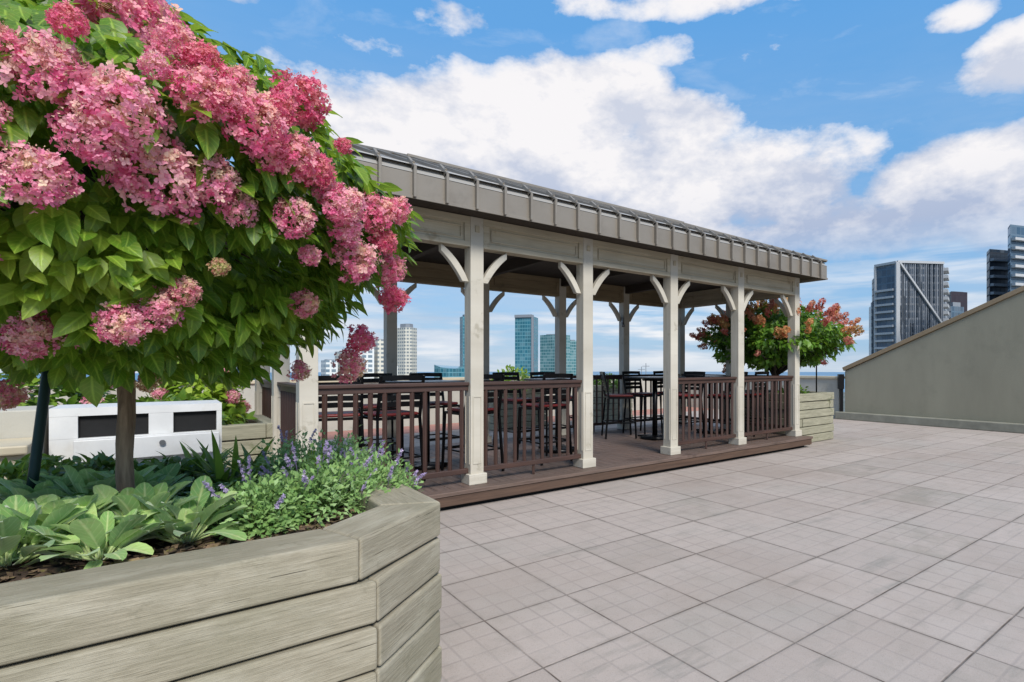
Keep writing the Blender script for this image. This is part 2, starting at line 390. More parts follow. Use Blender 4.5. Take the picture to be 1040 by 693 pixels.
tag(mb.build('terrace', m.m), kind='structure')
# building block below the terrace
mb = MB(); mb.box(-15.6, 14.4, -13, 13, -60, -0.05); tag(mb.build('terrace_substructure', M['stucco']), kind='structure')
mb = MB(); mb.box(-15.0, 14.38, 11.6, 12.95, 0.0, 0.006); tag(mb.build('pink_paving_strip', M['pink_paver']), kind='structure')
# city ground and lake
mb = MB(); n = 72
ring = lambda r, z: [(r * cos(2 * pi * k / n), r * sin(2 * pi * k / n), z) for k in range(n)]
mb.face(ring(1400, -60)); g = NT('city_ground'); gp = g.new('ShaderNodeNewGeometry').outputs['Position']
g.link(g.mix(g.mapr(g.noise(gp, 0.02, 6, 0.7), 0.4, 0.6), lin((58, 74, 48)), lin((110, 108, 104))), g.b.inputs['Base Color'])
tag(mb.build('ground', g.m), kind='structure')
mb = MB(); mb.face(ring(6200, -60.6)); w = NT('lake_water')
w.b.inputs['Base Color'].default_value = lin((70, 118, 150)); w.b.inputs['Roughness'].default_value = 0.35
wp = w.new('ShaderNodeNewGeometry').outputs['Position']; w.link(w.bump(w.noise(wp, 0.05, 4), 0.3, 2.0), w.b.inputs['Normal'])
tag(mb.build('lake', w.m), kind='structure')

# ------------------------------------------------------------------ walls
def wall_sloped():
    w = empty('sloped_wall', (14.4, 2, 0), 'tall grey stucco wall whose top slopes up to the right', 'wall')
    # in plane X = 14.4 ; z along y: 7.3 -> 1.3 , 3.0 -> 3.2
    s = (3.12 - 1.36) / (7.25 - 3.3)
    ya, yb = 7.25, -13.0; za, zb = 1.30, 3.6 + 0.0
    yt = ya - (3.9 - za) / s; ztop = 3.9
    prof = [(ya, -0.0), (ya, za), (yt, ztop), (yb, ztop), (yb, 0)]
    mbb = MB(); V = [(14.4, y, z) for y, z in prof] + [(14.75, y, z) for y, z in prof]; k = 5
    mbb.mesh(V, [tuple(range(k)), tuple(range(k, 2 * k))[::-1]] + [(i, k + i, k + (i + 1) % k, (i + 1) % k) for i in range(k)], (0, 1, 0))
    mbb.build('wall_body', M['stucco'], w)
    c = MB(); nrm = Vector((0, s, 1)).normalized()
    up_ = Vector((0, 0, 0.055))
    p0, p1, p2 = Vector((14.575, ya + 0.04, za)) , Vector((14.575, yt, ztop)), Vector((14.575, yb, ztop))
    c.bar(p0 + up_, p1 + up_, 0.45, 0.10, nrm); c.bar(p1 + Vector((0, -0.03, .05)), p2 + Vector((0, 0, .05)), 0.45, 0.10)
    c.build('wall_cap', M['cap'], w, 0.008)
    b = MB(); b.prism([(14.22, yb), (14.397, yb), (14.397, ya + .2), (14.22, ya + .2)], 0, 0.2, (0, 1, 0)); b.build('base_curb', M['curb'], w, 0.02)
    d = MB(); d.bar((14.36, 7.33, 0.0), (14.36, 7.33, 1.22), 0.07, 0.07); d.bar((14.33, 7.33, .82), (14.33, 7.33, 1.22), 0.12, 0.14)
    t = empty('drain_pipe', (14.36, 7.33, 0), 'black drain pipe in the corner where the sloped wall starts', 'pipe'); d.build('pipe', M['black'], t)
wall_sloped()
def wall_low(name, x0, x1, y0, y1, zt, label, mat, capm):
    w = empty(name, ((x0 + x1) / 2, (y0 + y1) / 2, 0), label, 'wall')
    b = MB(); b.box(x0, x1, y0, y1, 0, zt - 0.07); b.build('wall_body', mat, w)
    c = MB(); c.box(x0 - 0.05, x1 + 0.05, y0 - 0.05, y1 + 0.05, zt - 0.068, zt); c.build('wall_cap', capm, w, 0.01)
    return w
wall_low('parapet_wall', 14.4, 14.65, 7.42, 12.9, 1.16, 'low grey parapet wall with cream cap left of the sloped wall', M['stucco_light'], M['cap_light'])
wall_low('parapet_wall', -2.0, 14.7, 13.0, 13.25, 1.15, 'long low parapet wall with tan cap behind the pavilion', M['stucco_light'], M['cap_light'])

# ------------------------------------------------------------------ pavilion
PX = [0.92, 2.52, 4.01, 5.55, 7.095, 8.73]; PW = 0.15
YF, YR, ZD = 5.30, 8.05, 0.19
BB, BT = 2.70, 3.02
pav = empty('pavilion', (4.9, 6.7, 0), 'long open timber pavilion with taupe metal roof over a raised brown deck', 'pavilion')
mb = MB()
mb.box(0.70, 8.98, 5.10, 5.235, 0.15, ZD, (1, 0, 0))           # front trim board
x = 0.72
while x < 8.9:
    mb.box(x, x + 0.136, 5.241, 8.38, 0.155, ZD - 0.003, (0, 1, 0)); x += 0.142
mb.build('deck_boards', M['deck'], pav, 0.004, 1)
mb = MB()
mb.box(0.72, 8.96, 5.115, 5.145, 0.05, 0.148); mb.box(0.72, 0.75, 5.146, 8.36, 0.035, 0.148, (0, 1, 0)); mb.box(8.93, 8.96, 5.146, 8.36, 0.035, 0.148, (0, 1, 0))
mb.build('deck_fascia', M['fascia'], pav, 0.003, 1)
mb = MB(); mb.box(0.85, 8.85, 5.2, 8.3, 0.0, 0.14); mb.build('deck_frame', M['hole'], pav)
def post(x, y, top=BT):
    mb = MB(); z0 = ZD - 0.002
    mb.box(x, x + PW, y, y + PW, z0, top, (0, 0, 1))
    p = mb.build('post', M['post'], pav, 0.004)
    t = MB()
    # recessed panel moulding shown as proud frame on the lower faces
    for (za, zb) in ((0.30, 1.12),):
        for yy, nn in ((y - 0.006, 1), (y + PW, 1)):
            t.box(x + 0.025, x + 0.035, yy, yy + 0.006, za + .1, zb, (0, 0, 1)); t.box(x + PW - 0.035, x + PW - 0.025, yy, yy + 0.006, za + .1, zb, (0, 0, 1))
            t.box(x + 0.035, x + PW - 0.035, yy, yy + 0.006, za + .1, za + .112); t.box(x + 0.035, x + PW - 0.035, yy, yy + 0.006, zb - 0.012, zb)
        for xx in (x - 0.006, x + PW):
            t.box(xx, xx + 0.006, y + 0.025, y + 0.035, za + .1, zb, (0, 0, 1)); t.box(xx, xx + 0.006, y + PW - 0.035, y + PW - 0.025, za + .1, zb, (0, 0, 1))
    t.build('panel_moulding', M['post'], p)
    q = MB(); q.box(x - 0.028, x + PW + 0.028, y - 0.028, y + PW + 0.028, z0, z0 + 0.11, (1, 0, 0)); q.build('plinth', M['post'], p, 0.006)
    q = MB(); q.box(x + .05, x + .1, y - 0.012, y, 2.86, 2.93); q.build('bolt_plate', M['beam'], p, 0.004)
for x in PX: post(x, YF); post(x, YR)
post(0.92, 6.68); post(8.73, 6.68)
def beam(p0, p1, ax, out):
    """panelled beam between posts; ax 'x' or 'y'; out = outward side sign"""
    mb = MB(); th = 0.05
    def bx(a0, a1, d0, d1, z0, z1):
        if ax == 'x': mb.box(a0, a1, p0[1] + d0, p0[1] + d1, z0, z1)
        else: mb.box(p0[0] + d0, p0[0] + d1, a0, a1, z0, z1, (0, 1, 0))
    a0, a1 = (p0[0], p1[0]) if ax == 'x' else (p0[1], p1[1])
    bx(a0 + .001, a1 - .001, 0.022, 0.128, BB + 0.002, BT - 0.002)
    for (d0, d1) in ((0.002, 0.0218), (0.1282, 0.148)):
        bx(a0 + .001, a1 - .001, d0, d1, BB, BB + 0.055); bx(a0 + .001, a1 - .001, d0, d1, BT - 0.075, BT - 0.002)
        bx(a0 + .001, a0 + .065, d0, d1, BB + 0.056, BT - 0.076); bx(a1 - .065, a1 - .001, d0, d1, BB + 0.056, BT - 0.076)
        e0, e1 = (d0 + .006, d0 + .0195) if d0 < .05 else (.1285, .142)
        i0, i1, k0, k1 = a0 + .095, a1 - .095, BB + .085, BT - .105
        bx(i0, i1, e0, e1, k0, k0 + .012); bx(i0, i1, e0, e1, k1 - .012, k1)
        bx(i0, i0 + .012, e0, e1, k0 + .0125, k1 - .0125); bx(i1 - .012, i1, e0, e1, k0 + .0125, k1 - .0125)
    mb.build('beam_panel', M['beam_rear'] if (ax == 'x' and p0[1] > 7) else M['beam'], pav, 0.002, 1)
for i in range(5):
    for y in (YF, YR): beam((PX[i] + PW, y), (PX[i + 1], y), 'x', 1)
for x in (PX[0], PX[5]):
    beam((x, YF + PW), (x, 6.68), 'y', 1); beam((x, 6.68 + PW), (x, YR), 'y', 1)
def bracket(c, d):
    """curved knee brace from the post face at c going along d (unit xy)"""
    d = Vector((d[0], d[1], 0)); side = Vector((-d.y, d.x, 0)) * 0.036
    pts = []; n = 9; L, H_ = 0.27, 0.33
    for i in range(n + 1):
        a = pi / 2 * i / n
        t = i / n; pts.append((L * (.32 * (1 - cos(a)) + .68 * t), BB - H_ + H_ * (.32 * sin(a) + .68 * t)))
    V = []; w = 0.036
    for i, (u, z) in enumerate(pts):
        a = pi / 2 * i / n; nu, nz = sin(a) * 0 + cos(a), -sin(a)
        tx, tz = sin(a), cos(a); nu, nz = tz, -tx
        for o in (-w, w):
            uu, zz = u + nu * o + w, z + nz * o - w
            for sg in (-1, 1): V.append(Vector((c[0], c[1], 0)) + d * uu + side * sg * 0.9 + Vector((0, 0, zz)))
    Fs = []
    for i in range(n):
        a = i * 4; b = a + 4
        Fs += [(a, b, b + 1, a + 1), (a + 2, a + 3, b + 3, b + 2), (a, a + 2, b + 2, b), (a + 1, b + 1, b + 3, a + 3)]
    Fs += [(0, 1, 3, 2), (n * 4, n * 4 + 2, n * 4 + 3, n * 4 + 1)]
    mb = MB(); mb.mesh(V, Fs, (0, 0, 1)); mb.build('knee_brace', M['post'], pav, 0.004, 1)
for i, x in enumerate(PX):
    for y in (YF, YR):
        if i < 5: bracket((x + PW, y + PW / 2), (1, 0))
        if i > 0: bracket((x, y + PW / 2), (-1, 0))
for x in (PX[0], PX[5]):
    for y, s_ in ((YF + PW, 1), (6.68, -1), (6.68 + PW, 1), (YR, -1)): bracket((x + PW / 2, y), (0, s_))
# roof
EX0, EX1, EY0, EY1 = 0.55, 9.18, 4.95, 8.55
ZE0, ZE1, ZR = 2.99, 3.29, 4.03
roof_mb = MB(); hy = (EY0 + EY1) / 2; hx = hy - EY0
A = [(EX0, EY0, ZE1), (EX1, EY0, ZE1), (EX1, EY1, ZE1), (EX0, EY1, ZE1)]; B = [(EX0 + hx, hy, ZR), (EX1 - hx, hy, ZR)]
roof_mb.mesh(A + B, [(0, 1, 5, 4), (1, 2, 5), (2, 3, 4, 5), (3, 0, 4)], (0, 1, 0))
roof = roof_mb.build('roof', M['metal_roof'], pav)
sm_ = MB()
x = EX0 + 0.31
while x < EX1 - 0.05:
    t = min(1, min(x - EX0, EX1 - x) / hx)
    for s_, ye in ((1, EY0), (-1, EY1)):
        sm_.bar((x, ye, ZE1 + 0.016), (x, ye + s_ * hx * t, ZE1 + 0.016 + (ZR - ZE1) * t), 0.022, 0.036)
    x += 0.31
for s_, xe in ((1, EX0), (-1, EX1)):
    y = EY0 + 0.31
    while y < EY1:
        t = min(1, min(y - EY0, EY1 - y) / hx)
        sm_.bar((xe, y, ZE1 + 0.016), (xe + s_ * hx * t, y, ZE1 + 0.016 + (ZR - ZE1) * t), 0.022, 0.036); y += 0.31
for p in A:
    q = B[0] if p[0] < 3 else B[1]
    sm_.bar(Vector(p) + Vector((0, 0, .02)), Vector(q) + Vector((0, 0, .02)), 0.07, 0.03)
sm_.bar(Vector(B[0]) + Vector((0, 0, .025)), Vector(B[1]) + Vector((0, 0, .025)), 0.09, 0.035)
sm_.build('standing_seams', M['metal_roof'], roof, 0.003, 1)
chm = NT('sky_sheen_flashing'); chm.b.inputs['Base Color'].default_value = lin((168, 166, 162)); chm.b.inputs['Metallic'].default_value = .2; chm.b.inputs['Roughness'].default_value = .3  # pale colour stands in for the sky reflected along the eave
q = MB(); c_ = .055
q.mesh([(EX0 - .004, EY0 - .004, ZE1 - .07), (EX1 + .004, EY0 - .004, ZE1 - .07), (EX1 - .09, EY0 + .09, ZE1 + .045), (EX0 + .09, EY0 + .09, ZE1 + .045), (EX1 + .004, EY1, ZE1 - .07), (EX1 - .09, EY1 - .09, ZE1 + .045)], [(0, 1, 2, 3), (1, 4, 5, 2)])
q.build('eave_flashing', chm.m, roof)
fm = MB(); T = 0.035
fm.box(EX0, EX1, EY0, EY0 + T, ZE0, ZE1 - .072); fm.box(EX0, EX1, EY1 - T, EY1, ZE0, ZE1 - .012)
fm.box(EX0, EX0 + T, EY0 + T + .001, EY1 - T - .001, ZE0, ZE1 - .012, (0, 1, 0)); fm.box(EX1 - T, EX1, EY0 + T + .001, EY1 - T - .001, ZE0, ZE1 - .012, (0, 1, 0))
x = EX0 + 0.31
while x < EX1 - 0.05:
    for ye, s_ in ((EY0, -1), (EY1, 1)):
        fm.bar((x, ye + s_ * 0.022, ZE0 - 0.004), (x, ye + s_ * 0.022, ZE1 - 0.02), 0.026, 0.05, (0, 1, 0)); fm.bar((x, ye + s_ * .03, ZE1 - .035), (x, ye - s_ * .14, ZE1 + .095), .026, .05, (0, 0, 1))
    x += 0.31
y = EY0 + 0.31
while y < EY1 - 0.05:
    for xe, s_ in ((EX0, -1), (EX1, 1)): fm.bar((xe + s_ * 0.02, y, ZE0 - 0.004), (xe + s_ * 0.02, y, ZE1 + 0.03), 0.04, 0.02, (0, 1, 0))
    y += 0.31
fm.box(EX0 - .012, EX1 + .012, EY0 - .012, EY0 - .001, ZE0 - .012, ZE0 + .018); fm.box(EX0 - .012, EX1 + .012, EY1 + .001, EY1 + .012, ZE0 - .012, ZE0 + .018)
fm.box(EX1 + .001, EX1 + .012, EY0, EY1, ZE0 - .012, ZE0 + .018)
fm.build('eave_fascia', M['metal_roof'], roof, 0.002, 1)
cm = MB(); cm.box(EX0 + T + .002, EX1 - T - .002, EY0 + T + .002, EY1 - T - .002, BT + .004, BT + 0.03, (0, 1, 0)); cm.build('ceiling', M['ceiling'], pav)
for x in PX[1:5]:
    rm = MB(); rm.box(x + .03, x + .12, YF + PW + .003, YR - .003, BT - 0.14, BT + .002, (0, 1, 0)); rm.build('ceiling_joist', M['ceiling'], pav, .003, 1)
# railings
def railing(a, b, ax, n, name='railing'):
    mb = MB(); zt, zb = 1.27, 0.30
    def seg(z0, z1, w):
        if ax == 'x': mb.box(a[0], b[0], a[1] - w / 2, a[1] + w / 2, z0, z1)
        else: mb.box(a[0] - w / 2, a[0] + w / 2, a[1], b[1], z0, z1, (0, 1, 0))
    seg(zt - 0.035, zt, 0.095); seg(zt - 0.09, zt - 0.034, 0.045)
    r = mb.build(name, M['rail'], pav, 0.006)
    mb = MB(); seg(zb, zb + 0.055, 0.055)
    mp = (Vector(a) + Vector(b)) / 2; mb.bar((mp.x, mp.y, ZD), (mp.x, mp.y, zb + .01), 0.03, 0.03); mb.build('bottom_rail', M['rail'], r, .006)
    first = None
    for k in range(n):
        t = (k + 0.5) / n; p = Vector(a).lerp(Vector(b), t)
        if first is None:
            q = MB(); q.bar((p.x, p.y, zb + .05), (p.x, p.y, zt - .08), 0.036, 0.036); o = q.build('baluster', M['rail'], r, 0.004, 1); first = (o, p)
        else:
            o = first[0].copy(); COL.objects.link(o); o.parent = r; o.location = Vector((p.x - first[1].x, p.y - first[1].y, 0))
yc = YF + PW / 2
for i in (0, 1, 3, 4): railing((PX[i] + PW, yc, 0), (PX[i + 1], yc, 0), 'x', 11)
for x in (PX[0] + PW / 2, PX[5] + PW / 2):
    railing((x, YF + PW, 0), (x, 6.68, 0), 'y', 9); railing((x, 6.68 + PW, 0), (x, YR, 0), 'y', 9)
for i in (3, 4): railing((PX[i] + PW, YR + PW / 2, 0), (PX[i + 1], YR + PW / 2, 0), 'x', 10)
# small spot lamps (unlit) on rear posts
for i in (2, 4):
    x = PX[i] + .04; p = pav
    q = MB(); q.box(x - .09, x - .045, YR - .02, YR + .03, 2.30, 2.40); q.tube([(x - .067, YR, 2.30), (x - .067, YR - .02, 2.22)], [.022, .035], 10)
    tag(q.build('spot_lamp', M['grey_metal'], None), 'small grey spot lamp on the ' + ('left' if i == 2 else 'right') + 'most lit rear post'.replace(' lit', '') + ' that carries one', 'lamp', 'spot lamps on the pavilion')

# ------------------------------------------------------------------ furniture
def make_chair():
    r = empty('bar_chair', (0, 0, 0))
    w, d_ = 0.23, 0.22
    s = MB(); s.box(-w + .01, w - .01, -d_, d_ - .01, 0.718, 0.752); s.build('seat', M['red'], r, 0.015, 3)
    f = MB()
    for sx in (-1, 1): f.bar((sx * w, -d_, .70), (sx * w, d_, .70), .025, .03)
    for sy in (-1, 1): f.bar((-w, sy * d_, .70), (w, sy * d_, .70), .025, .03)
    f.build('seat_frame', M['black'], r, .003, 1)
    for sx in (-1, 1):
        l = MB(); l.bar((sx * w, d_, .71), (sx * (w + .02), d_ + .03, 0), .028, .028); l.build('leg', M['black'], r, .003, 1)
        l = MB(); l.bar((sx * w, -d_, .71), (sx * (w + .02), -d_ - .06, 0), .028, .028); l.build('leg', M['black'], r, .003, 1)
    b = MB()
    for sx in (-1, 1): b.bar((sx * w, -d_, .70), (sx * w, -d_ - .09, 1.15), .028, .032)
    for k in range(5):
        z = .845 + k * .07; y = -d_ - .09 * (z - .7) / .45
        b.bar((-w, y, z), (0, y - .015, z + .004), .014, .054, (0, 0, 1)); b.bar((0, y - .015, z + .004), (w, y, z), .014, .054, (0, 0, 1))
    b.build('backrest', M['black'], r, .003, 1)
    q = MB(); z = .27
    for sx in (-1, 1): q.bar((sx * (w + .012), d_ + .018, z), (sx * (w + .012), -d_ - .036, z), .02, .02)
    q.bar((-w - .012, d_ + .018, z), (w + .012, d_ + .018, z), .02, .035); q.bar((-w - .012, -d_ - .036, z), (w + .012, -d_ - .036, z), .02, .02)
    q.build('footrest', M['black'], r, .003, 1)
    return r
def make_table():
    r = empty('bar_table', (0, 0, 0))
    t = MB(); t.box(-.38, .38, -.38, .38, 1.035, 1.065); t.build('table_top', M['table'], r, .008)
    p = MB(); p.tube([(0, 0, .04), (0, 0, 1.034)], .045, 16); p.bar((-.28, 0, 1.02), (.28, 0, 1.02), .05, .02); p.bar((0, -.28, 1.0), (0, .28, 1.0), .05, .02); p.build('pedestal', M['black'], r)
    b = MB()
    for a in (45, 135): dx, dy = .30 * cos(radians(a)), .30 * sin(radians(a)); b.bar((-dx, -dy, .03 + a / 9000), (dx, dy, .03 + a / 9000), .07, .035)
    b.tube([(0, 0, .0), (0, 0, .045), (0, 0, .06)], [.26, .25, .06], 28); b.build('base', M['black'], r, .003, 1)
    return r
tables = [(2.55, 6.62, 'black bar table nearest the big hydrangea, first from the left in the pavilion'),
          (4.55, 6.62, 'black bar table behind the second railing bay from the left'),
          (6.62, 6.7, 'black bar table seen through the opening without railing'),
          (8.05, 6.65, 'black bar table at the far right end of the pavilion')]
tp = None
for i, (x, y, lb) in enumerate(tables):
    o = make_table() if tp is None else copy_tree(tp)
    if tp is None: tp = o
    o.location = (x, y, ZD); tag(o, lb, 'table', 'black bar tables under the pavilion')
names = ['leftmost bar table', 'second bar table from the left', 'bar table in the open bay', 'bar table furthest right']
cp = None
chairs = []
spots = [(0, -.62, -.58, 'front left'), (0, .32, -.62, 'front right'), (0, -.4, .66, 'back left'), (0, .4, .66, 'back right'),
         (1, -.62, -.55, 'front'), (1, -.3, .68, 'back left'), (1, .36, .68, 'back right'),
         (2, -.36, .52, 'left'), (2, .35, .66, 'back'), (2, .55, -.15, 'right'),
         (3, -.35, -.6, 'front left'), (3, .3, -.6, 'front right'), (3, -.3, .68, 'back')]
for i, dx, dy, side in spots:
    x, y, _ = tables[i]
    ang = (0 if dy < 0 else pi) + U(-.15, .15)
    if side == 'left': ang = -pi / 2 - .55
    if side == 'right': ang = pi / 2
    chairs.append((x + dx, y + dy, ZD, ang, 'black bar chair with red seat, %s of the %s' % (side, names[i])))
chairs.append((1.45, 6.3, ZD, -.2, 'black bar chair with red seat at the left end of the pavilion'))
chairs.append((7.45, 10.1, 0.0, pi / 2 + .3, 'black bar chair with red seat, outside on the paving behind the pavilion'))
for x, y, z, a, lb in chairs:
    o = make_chair() if cp is None else copy_tree(cp)
    if cp is None: cp = o
    o.location = (x, y, z); o.rotation_euler = (0, 0, a); tag(o, lb, 'chair', 'black bar chairs')

# ------------------------------------------------------------------ timber planters
def near_planter():
    pl = empty('timber_planter', (-0.6, 2.4, 0), 'large weathered timber planter with cut corner in the foreground, holding the hydrangea', 'planter')
    out = lambda k: [(-2.6, 1.66), (.445 if k == 0 else .495, 1.655), (.80, 1.925), (.80, 3.25), (-2.6, 3.25)]
    nl, h = 7, 0.134
    for k in range(nl):
        o = out(k); z1 = 0.94 - k * h; z0 = z1 - h + 0.009
        j = U(-.004, .004)
        def off(i):   # inner polygon by .19
            n = len(o); p0, p1, p2 = Vector(o[i - 1]), Vector(o[i]), Vector(o[(i + 1) % n])
            d1, d2 = (p1 - p0).normalized(), (p2 - p1).normalized(); n1, n2 = Vector((-d1.y, d1.x)), Vector((-d2.y, d2.x))
            b = (n1 + n2).normalized(); return p1 + b * .19 / b.dot(n1)
        inn = [off(i) for i in range(5)]
        for i in range(5):
            a, b = Vector(o[i]), Vector(o[(i + 1) % 5]); ia, ib = inn[i], inn[(i + 1) % 5]
            d = (b - a).normalized(); g = 0.0015
            nn = Vector((d.y, -d.x)) * j
            poly = [a + d * g + nn, b - d * g + nn, ib - d * g + nn, ia + d * g + nn]
            mb = MB(); mb.prism([(p.x, p.y) for p in poly], z0, z1, (d.x, d.y, 0)); mb.build('timber', M['timber'], pl, 0.010, 3)
    return pl
near_planter()
def layered_box(name, x0, x1, y0, y1, zt, n, label, mat, w=.14, group=None, soil=True):
    pl = empty(name, ((x0 + x1) / 2, (y0 + y1) / 2, 0), label, 'planter', group); h = zt / n
    for k in range(n):
        z0, z1 = k * h + .008, (k + 1) * h - .004; e = .0 if k % 2 else w; j = [U(-.016, .016) for _ in range(4)]
        for (a, b, c_, d_, gg) in ((x0 + e, x1 - e, y0 + j[0], y0 + w, (1, 0, 0)), (x0 + e, x1 - e, y1 - w, y1 + j[1], (1, 0, 0)),
                                 (x0 + j[2], x0 + w, y0 + (w - e), y1 - (w - e), (0, 1, 0)), (x1 - w, x1 + j[3], y0 + (w - e), y1 - (w - e), (0, 1, 0))):
            mb = MB(); s_ = .0015; mb.box(a + s_, b - s_, c_ + s_, d_ - s_, z0, z1, gg); mb.build('timber', mat, pl, .008, 1)
    if soil:
        mb = MB(); mb.box(x0 + w + .004, x1 - w - .004, y0 + w + .004, y1 - w - .004, .02, zt - .05); mb.build('soil', M['soil'], pl)
    return pl
layered_box('timber_planter', 9.0, 10.28, 5.4, 7.2, 0.93, 6, 'stacked timber planter at the far right end of the pavilion', M['timber_far'])
layered_box('timber_planter', -1.3, 1.0, 6.75, 8.3, 0.83, 5, 'timber planter with rim behind the white cabinet on the left', M['timber_far'])
layered_box('timber_planter', 8.55, 9.75, 10.7, 11.5, 0.95, 6, 'stacked timber planter seen through the open bay, against the parapet', M['timber_far'])
layered_box('timber_planter', 5.7, 7.0, 10.7, 11.5, 0.95, 6, 'stacked timber planter behind the second railing bay, against the parapet', M['timber_far'])

# soil inside the near planter
def ground_h(x, y): return 0.875 + 0.035 * noise.noise(Vector((x * 3, y * 3, 0))) + .02 * noise.noise(Vector((x * 11, y * 11, 3)))
mb = MB(); nx_, ny_ = 60, 28
V = []
for b in range(ny_ + 1):
    for a in range(nx_ + 1):
        x = -2.4 + a * 3.0 / nx_; y = 1.852 + b * (3.055 - 1.852) / ny_
        x = min(x, .604); 
        lim = .36 + (y - 1.852) * 1.0
        if x > lim and y < 2.2: x = min(x, max(lim, .36))
        V.append((x, y, ground_h(x, y)))
mb.mesh(V, [(b * (nx_ + 1) + a, b * (nx_ + 1) + a + 1, (b + 1) * (nx_ + 1) + a + 1, (b + 1) * (nx_ + 1) + a) for b in range(ny_) for a in range(nx_)], smooth=True)
tag(mb.build('planter_soil', M['soil']), 'dark brown bark mulch soil filling the foreground planter', 'soil', None, 'stuff')
mb = MB()
for i in range(2600):
    x, y = U(-.9, .58), U(1.86, 2.5)
    if x > .34 + (y - 1.85): continue
    z = ground_h(x, y) + U(0, .012); a = U(0, 6.28); L = U(.006, .02); d = Vector((cos(a), sin(a), U(-.3, .3))); s_ = d.cross(Vector((U(-.4, .4), U(-.4, .4), 1))).normalized() * L * U(.3, .6)
    c_ = Vector((x, y, z)); t = Vector((0, 0, U(.002, .006)))
    mb.face((c_ - d * L - s_, c_ + d * L - s_ * .6, c_ + d * L * .9 + s_ + t, c_ - d * L * .8 + s_ + t), rnd=R())
tag(mb.build('mulch', M['chip']), 'loose bark chips scattered over the planter soil', 'mulch', None, 'stuff')

# ------------------------------------------------------------------ near hydrangea tree
TX, TY = -0.10, 2.52
tree = empty('hydrangea_tree', (TX, TY, 0.87), 'large hydrangea tree in the foreground planter with pink flower heads and green leaves', 'tree')
CC = Vector((TX - .04, TY - .06, 2.06)); RX, RY, RZU, RZD = 0.96, 0.96, 0.80, 0.70
mb = MB()
tp_ = [(TX + .003 * sin(k * .5), TY + .003 * sin(k * .7), .84 + k * .78 / 26) for k in range(27)]
mb.tube(tp_, [.0245 + .004 * (k < 3) * (3 - k) / 2 + .003 * noise.noise(Vector((k * .5, 0, 0))) + (.004 if k > 23 else 0) for k in range(27)], 20)
for i in range(len(mb.v)): q_ = mb.v[i]; a_ = atan2(q_.y - TY, q_.x - TX); f_ = .0035 * noise.noise(Vector((cos(a_) * 3, sin(a_) * 3, q_.z * 6))) + .002 * noise.noise(Vector((cos(a_) * 9, sin(a_) * 9, q_.z * 10))); mb.v[i] = q_ + Vector((cos(a_), sin(a_), 0)) * f_

trunk = mb.build('trunk', M['bark'], tree)
def shape(p):
    """0 at centre, 1 on the crown surface (lumpy)"""
    q = p - CC; r = Vector((q.x / RX, q.y / RY, q.z / (RZU if q.z > 0 else RZD)))
    l = r.length
    if l < 1e-5: return 0
    if r.z > 0: l = (r.xy.length ** 1.08 + r.z ** 1.08) ** (1 / 1.08)
    return l / (1 + .09 * noise.noise(r.normalized() * 2.3 + Vector((5, 1, 2))) + .05 * noise.noise(r.normalized() * 6))
mb = MB()
for i in range(16):
    a = 2 * pi * i / 16 * 1.0 + U(-.2, .2); el = U(.1, 1.3); d = Vector((cos(a) * cos(el), sin(a) * cos(el), sin(el))); s0 = Vector((TX, TY, U(1.4, 1.62)))
    pts = [s0]; n_ = 6
    e_ = CC + Vector((d.x * RX, d.y * RY, d.z * RZU)) * .85
    while shape(e_) > .88: e_ = CC + (e_ - CC) * .95
    for k in range(1, n_): t = k / (n_ - 1); pts.append(s0.lerp(e_, t) + Vector((U(-.03, .03), U(-.03, .03), .1 * sin(pi * t) * (1 if el < .8 else 0))))
    mb.tube(pts, [.013 * (1 - .7 * k / n_) for k in range(n_)], 6)
    for q in range(5):
        b0 = pts[2 + q % 4]; dd = (d + rvec() * .8).normalized() * U(.18, .4)
        if shape(b0 + dd) > .95: continue
        mb.tube([b0, b0 + dd * .5 + Vector((0, 0, .02)), b0 + dd], [.005, .004, .002], 5)
mb.build('branches', M['bark_dark'], trunk)
lv = MB(); cnt = 0
while cnt < 15000:
    p = CC + Vector((U(-1.15, 1.15) * RX, U(-1.15, 1.15) * RY, U(-1.1, 1.1) * (RZU)))
    s = shape(p)
    if s > .96 or (s < .72 and R() > .12) : continue
    if p.z < 1.40 and R() > .5: continue
    if p.z < 1.56 and (p - CC).xy.length < .35 and R() > .25: continue
    q = (p - CC); o = Vector((q.x, q.y, q.z * .8)).normalized()
    if (p - Vector((0, 0, CAMH))).length < .62: continue
    if s > .7 and noise.noise(p * 3.6 + Vector((4, 4, 4))) < -.27: continue
    horiz = Vector((q.x, q.y, 0)).normalized() if q.xy.length > .05 else rvec()
    d = (horiz * .75 + rvec() * .55 + Vector((0, 0, -.35 - .5 * R() + .35 * max(0, o.z)))).normalized()
    nrm = (o * .55 + Vector((0, 0, .75)) + rvec() * .35)
    L = U(.052, .094); cl = .5 + .5 * noise.noise(p * 3.0) + U(-.22, .22)
    leaf_mesh(lv, p, d, nrm, L, L * U(.46, .58), U(.12, .4), U(.1, .35), min(1, max(0, cl)), 5, .03)
    cnt += 1
crown = lv.build('foliage', M['leaf'], tree)
heads = [head_mesh(k, 400) .build('flower_head', M['petal'], None) for k in range(5)]
for h in heads: COL.objects.unlink(h)
def ray_d(px, py, push=1.0):
    """depth of the crown surface along the pixel's ray"""
    l = (px - CX) / F; dirv = Vector((Cc + l * Ss, Ss - l * Cc, (HZ - py) / F)); o = Vector((0, 0, CAMH)); best = None; best_s = 9
    d = .6
    while d < 3.2:
        s = shape(o + dirv * d)
        if s < push: return d
        if s < best_s: best_s, best = s, d
        d += .01
    return best
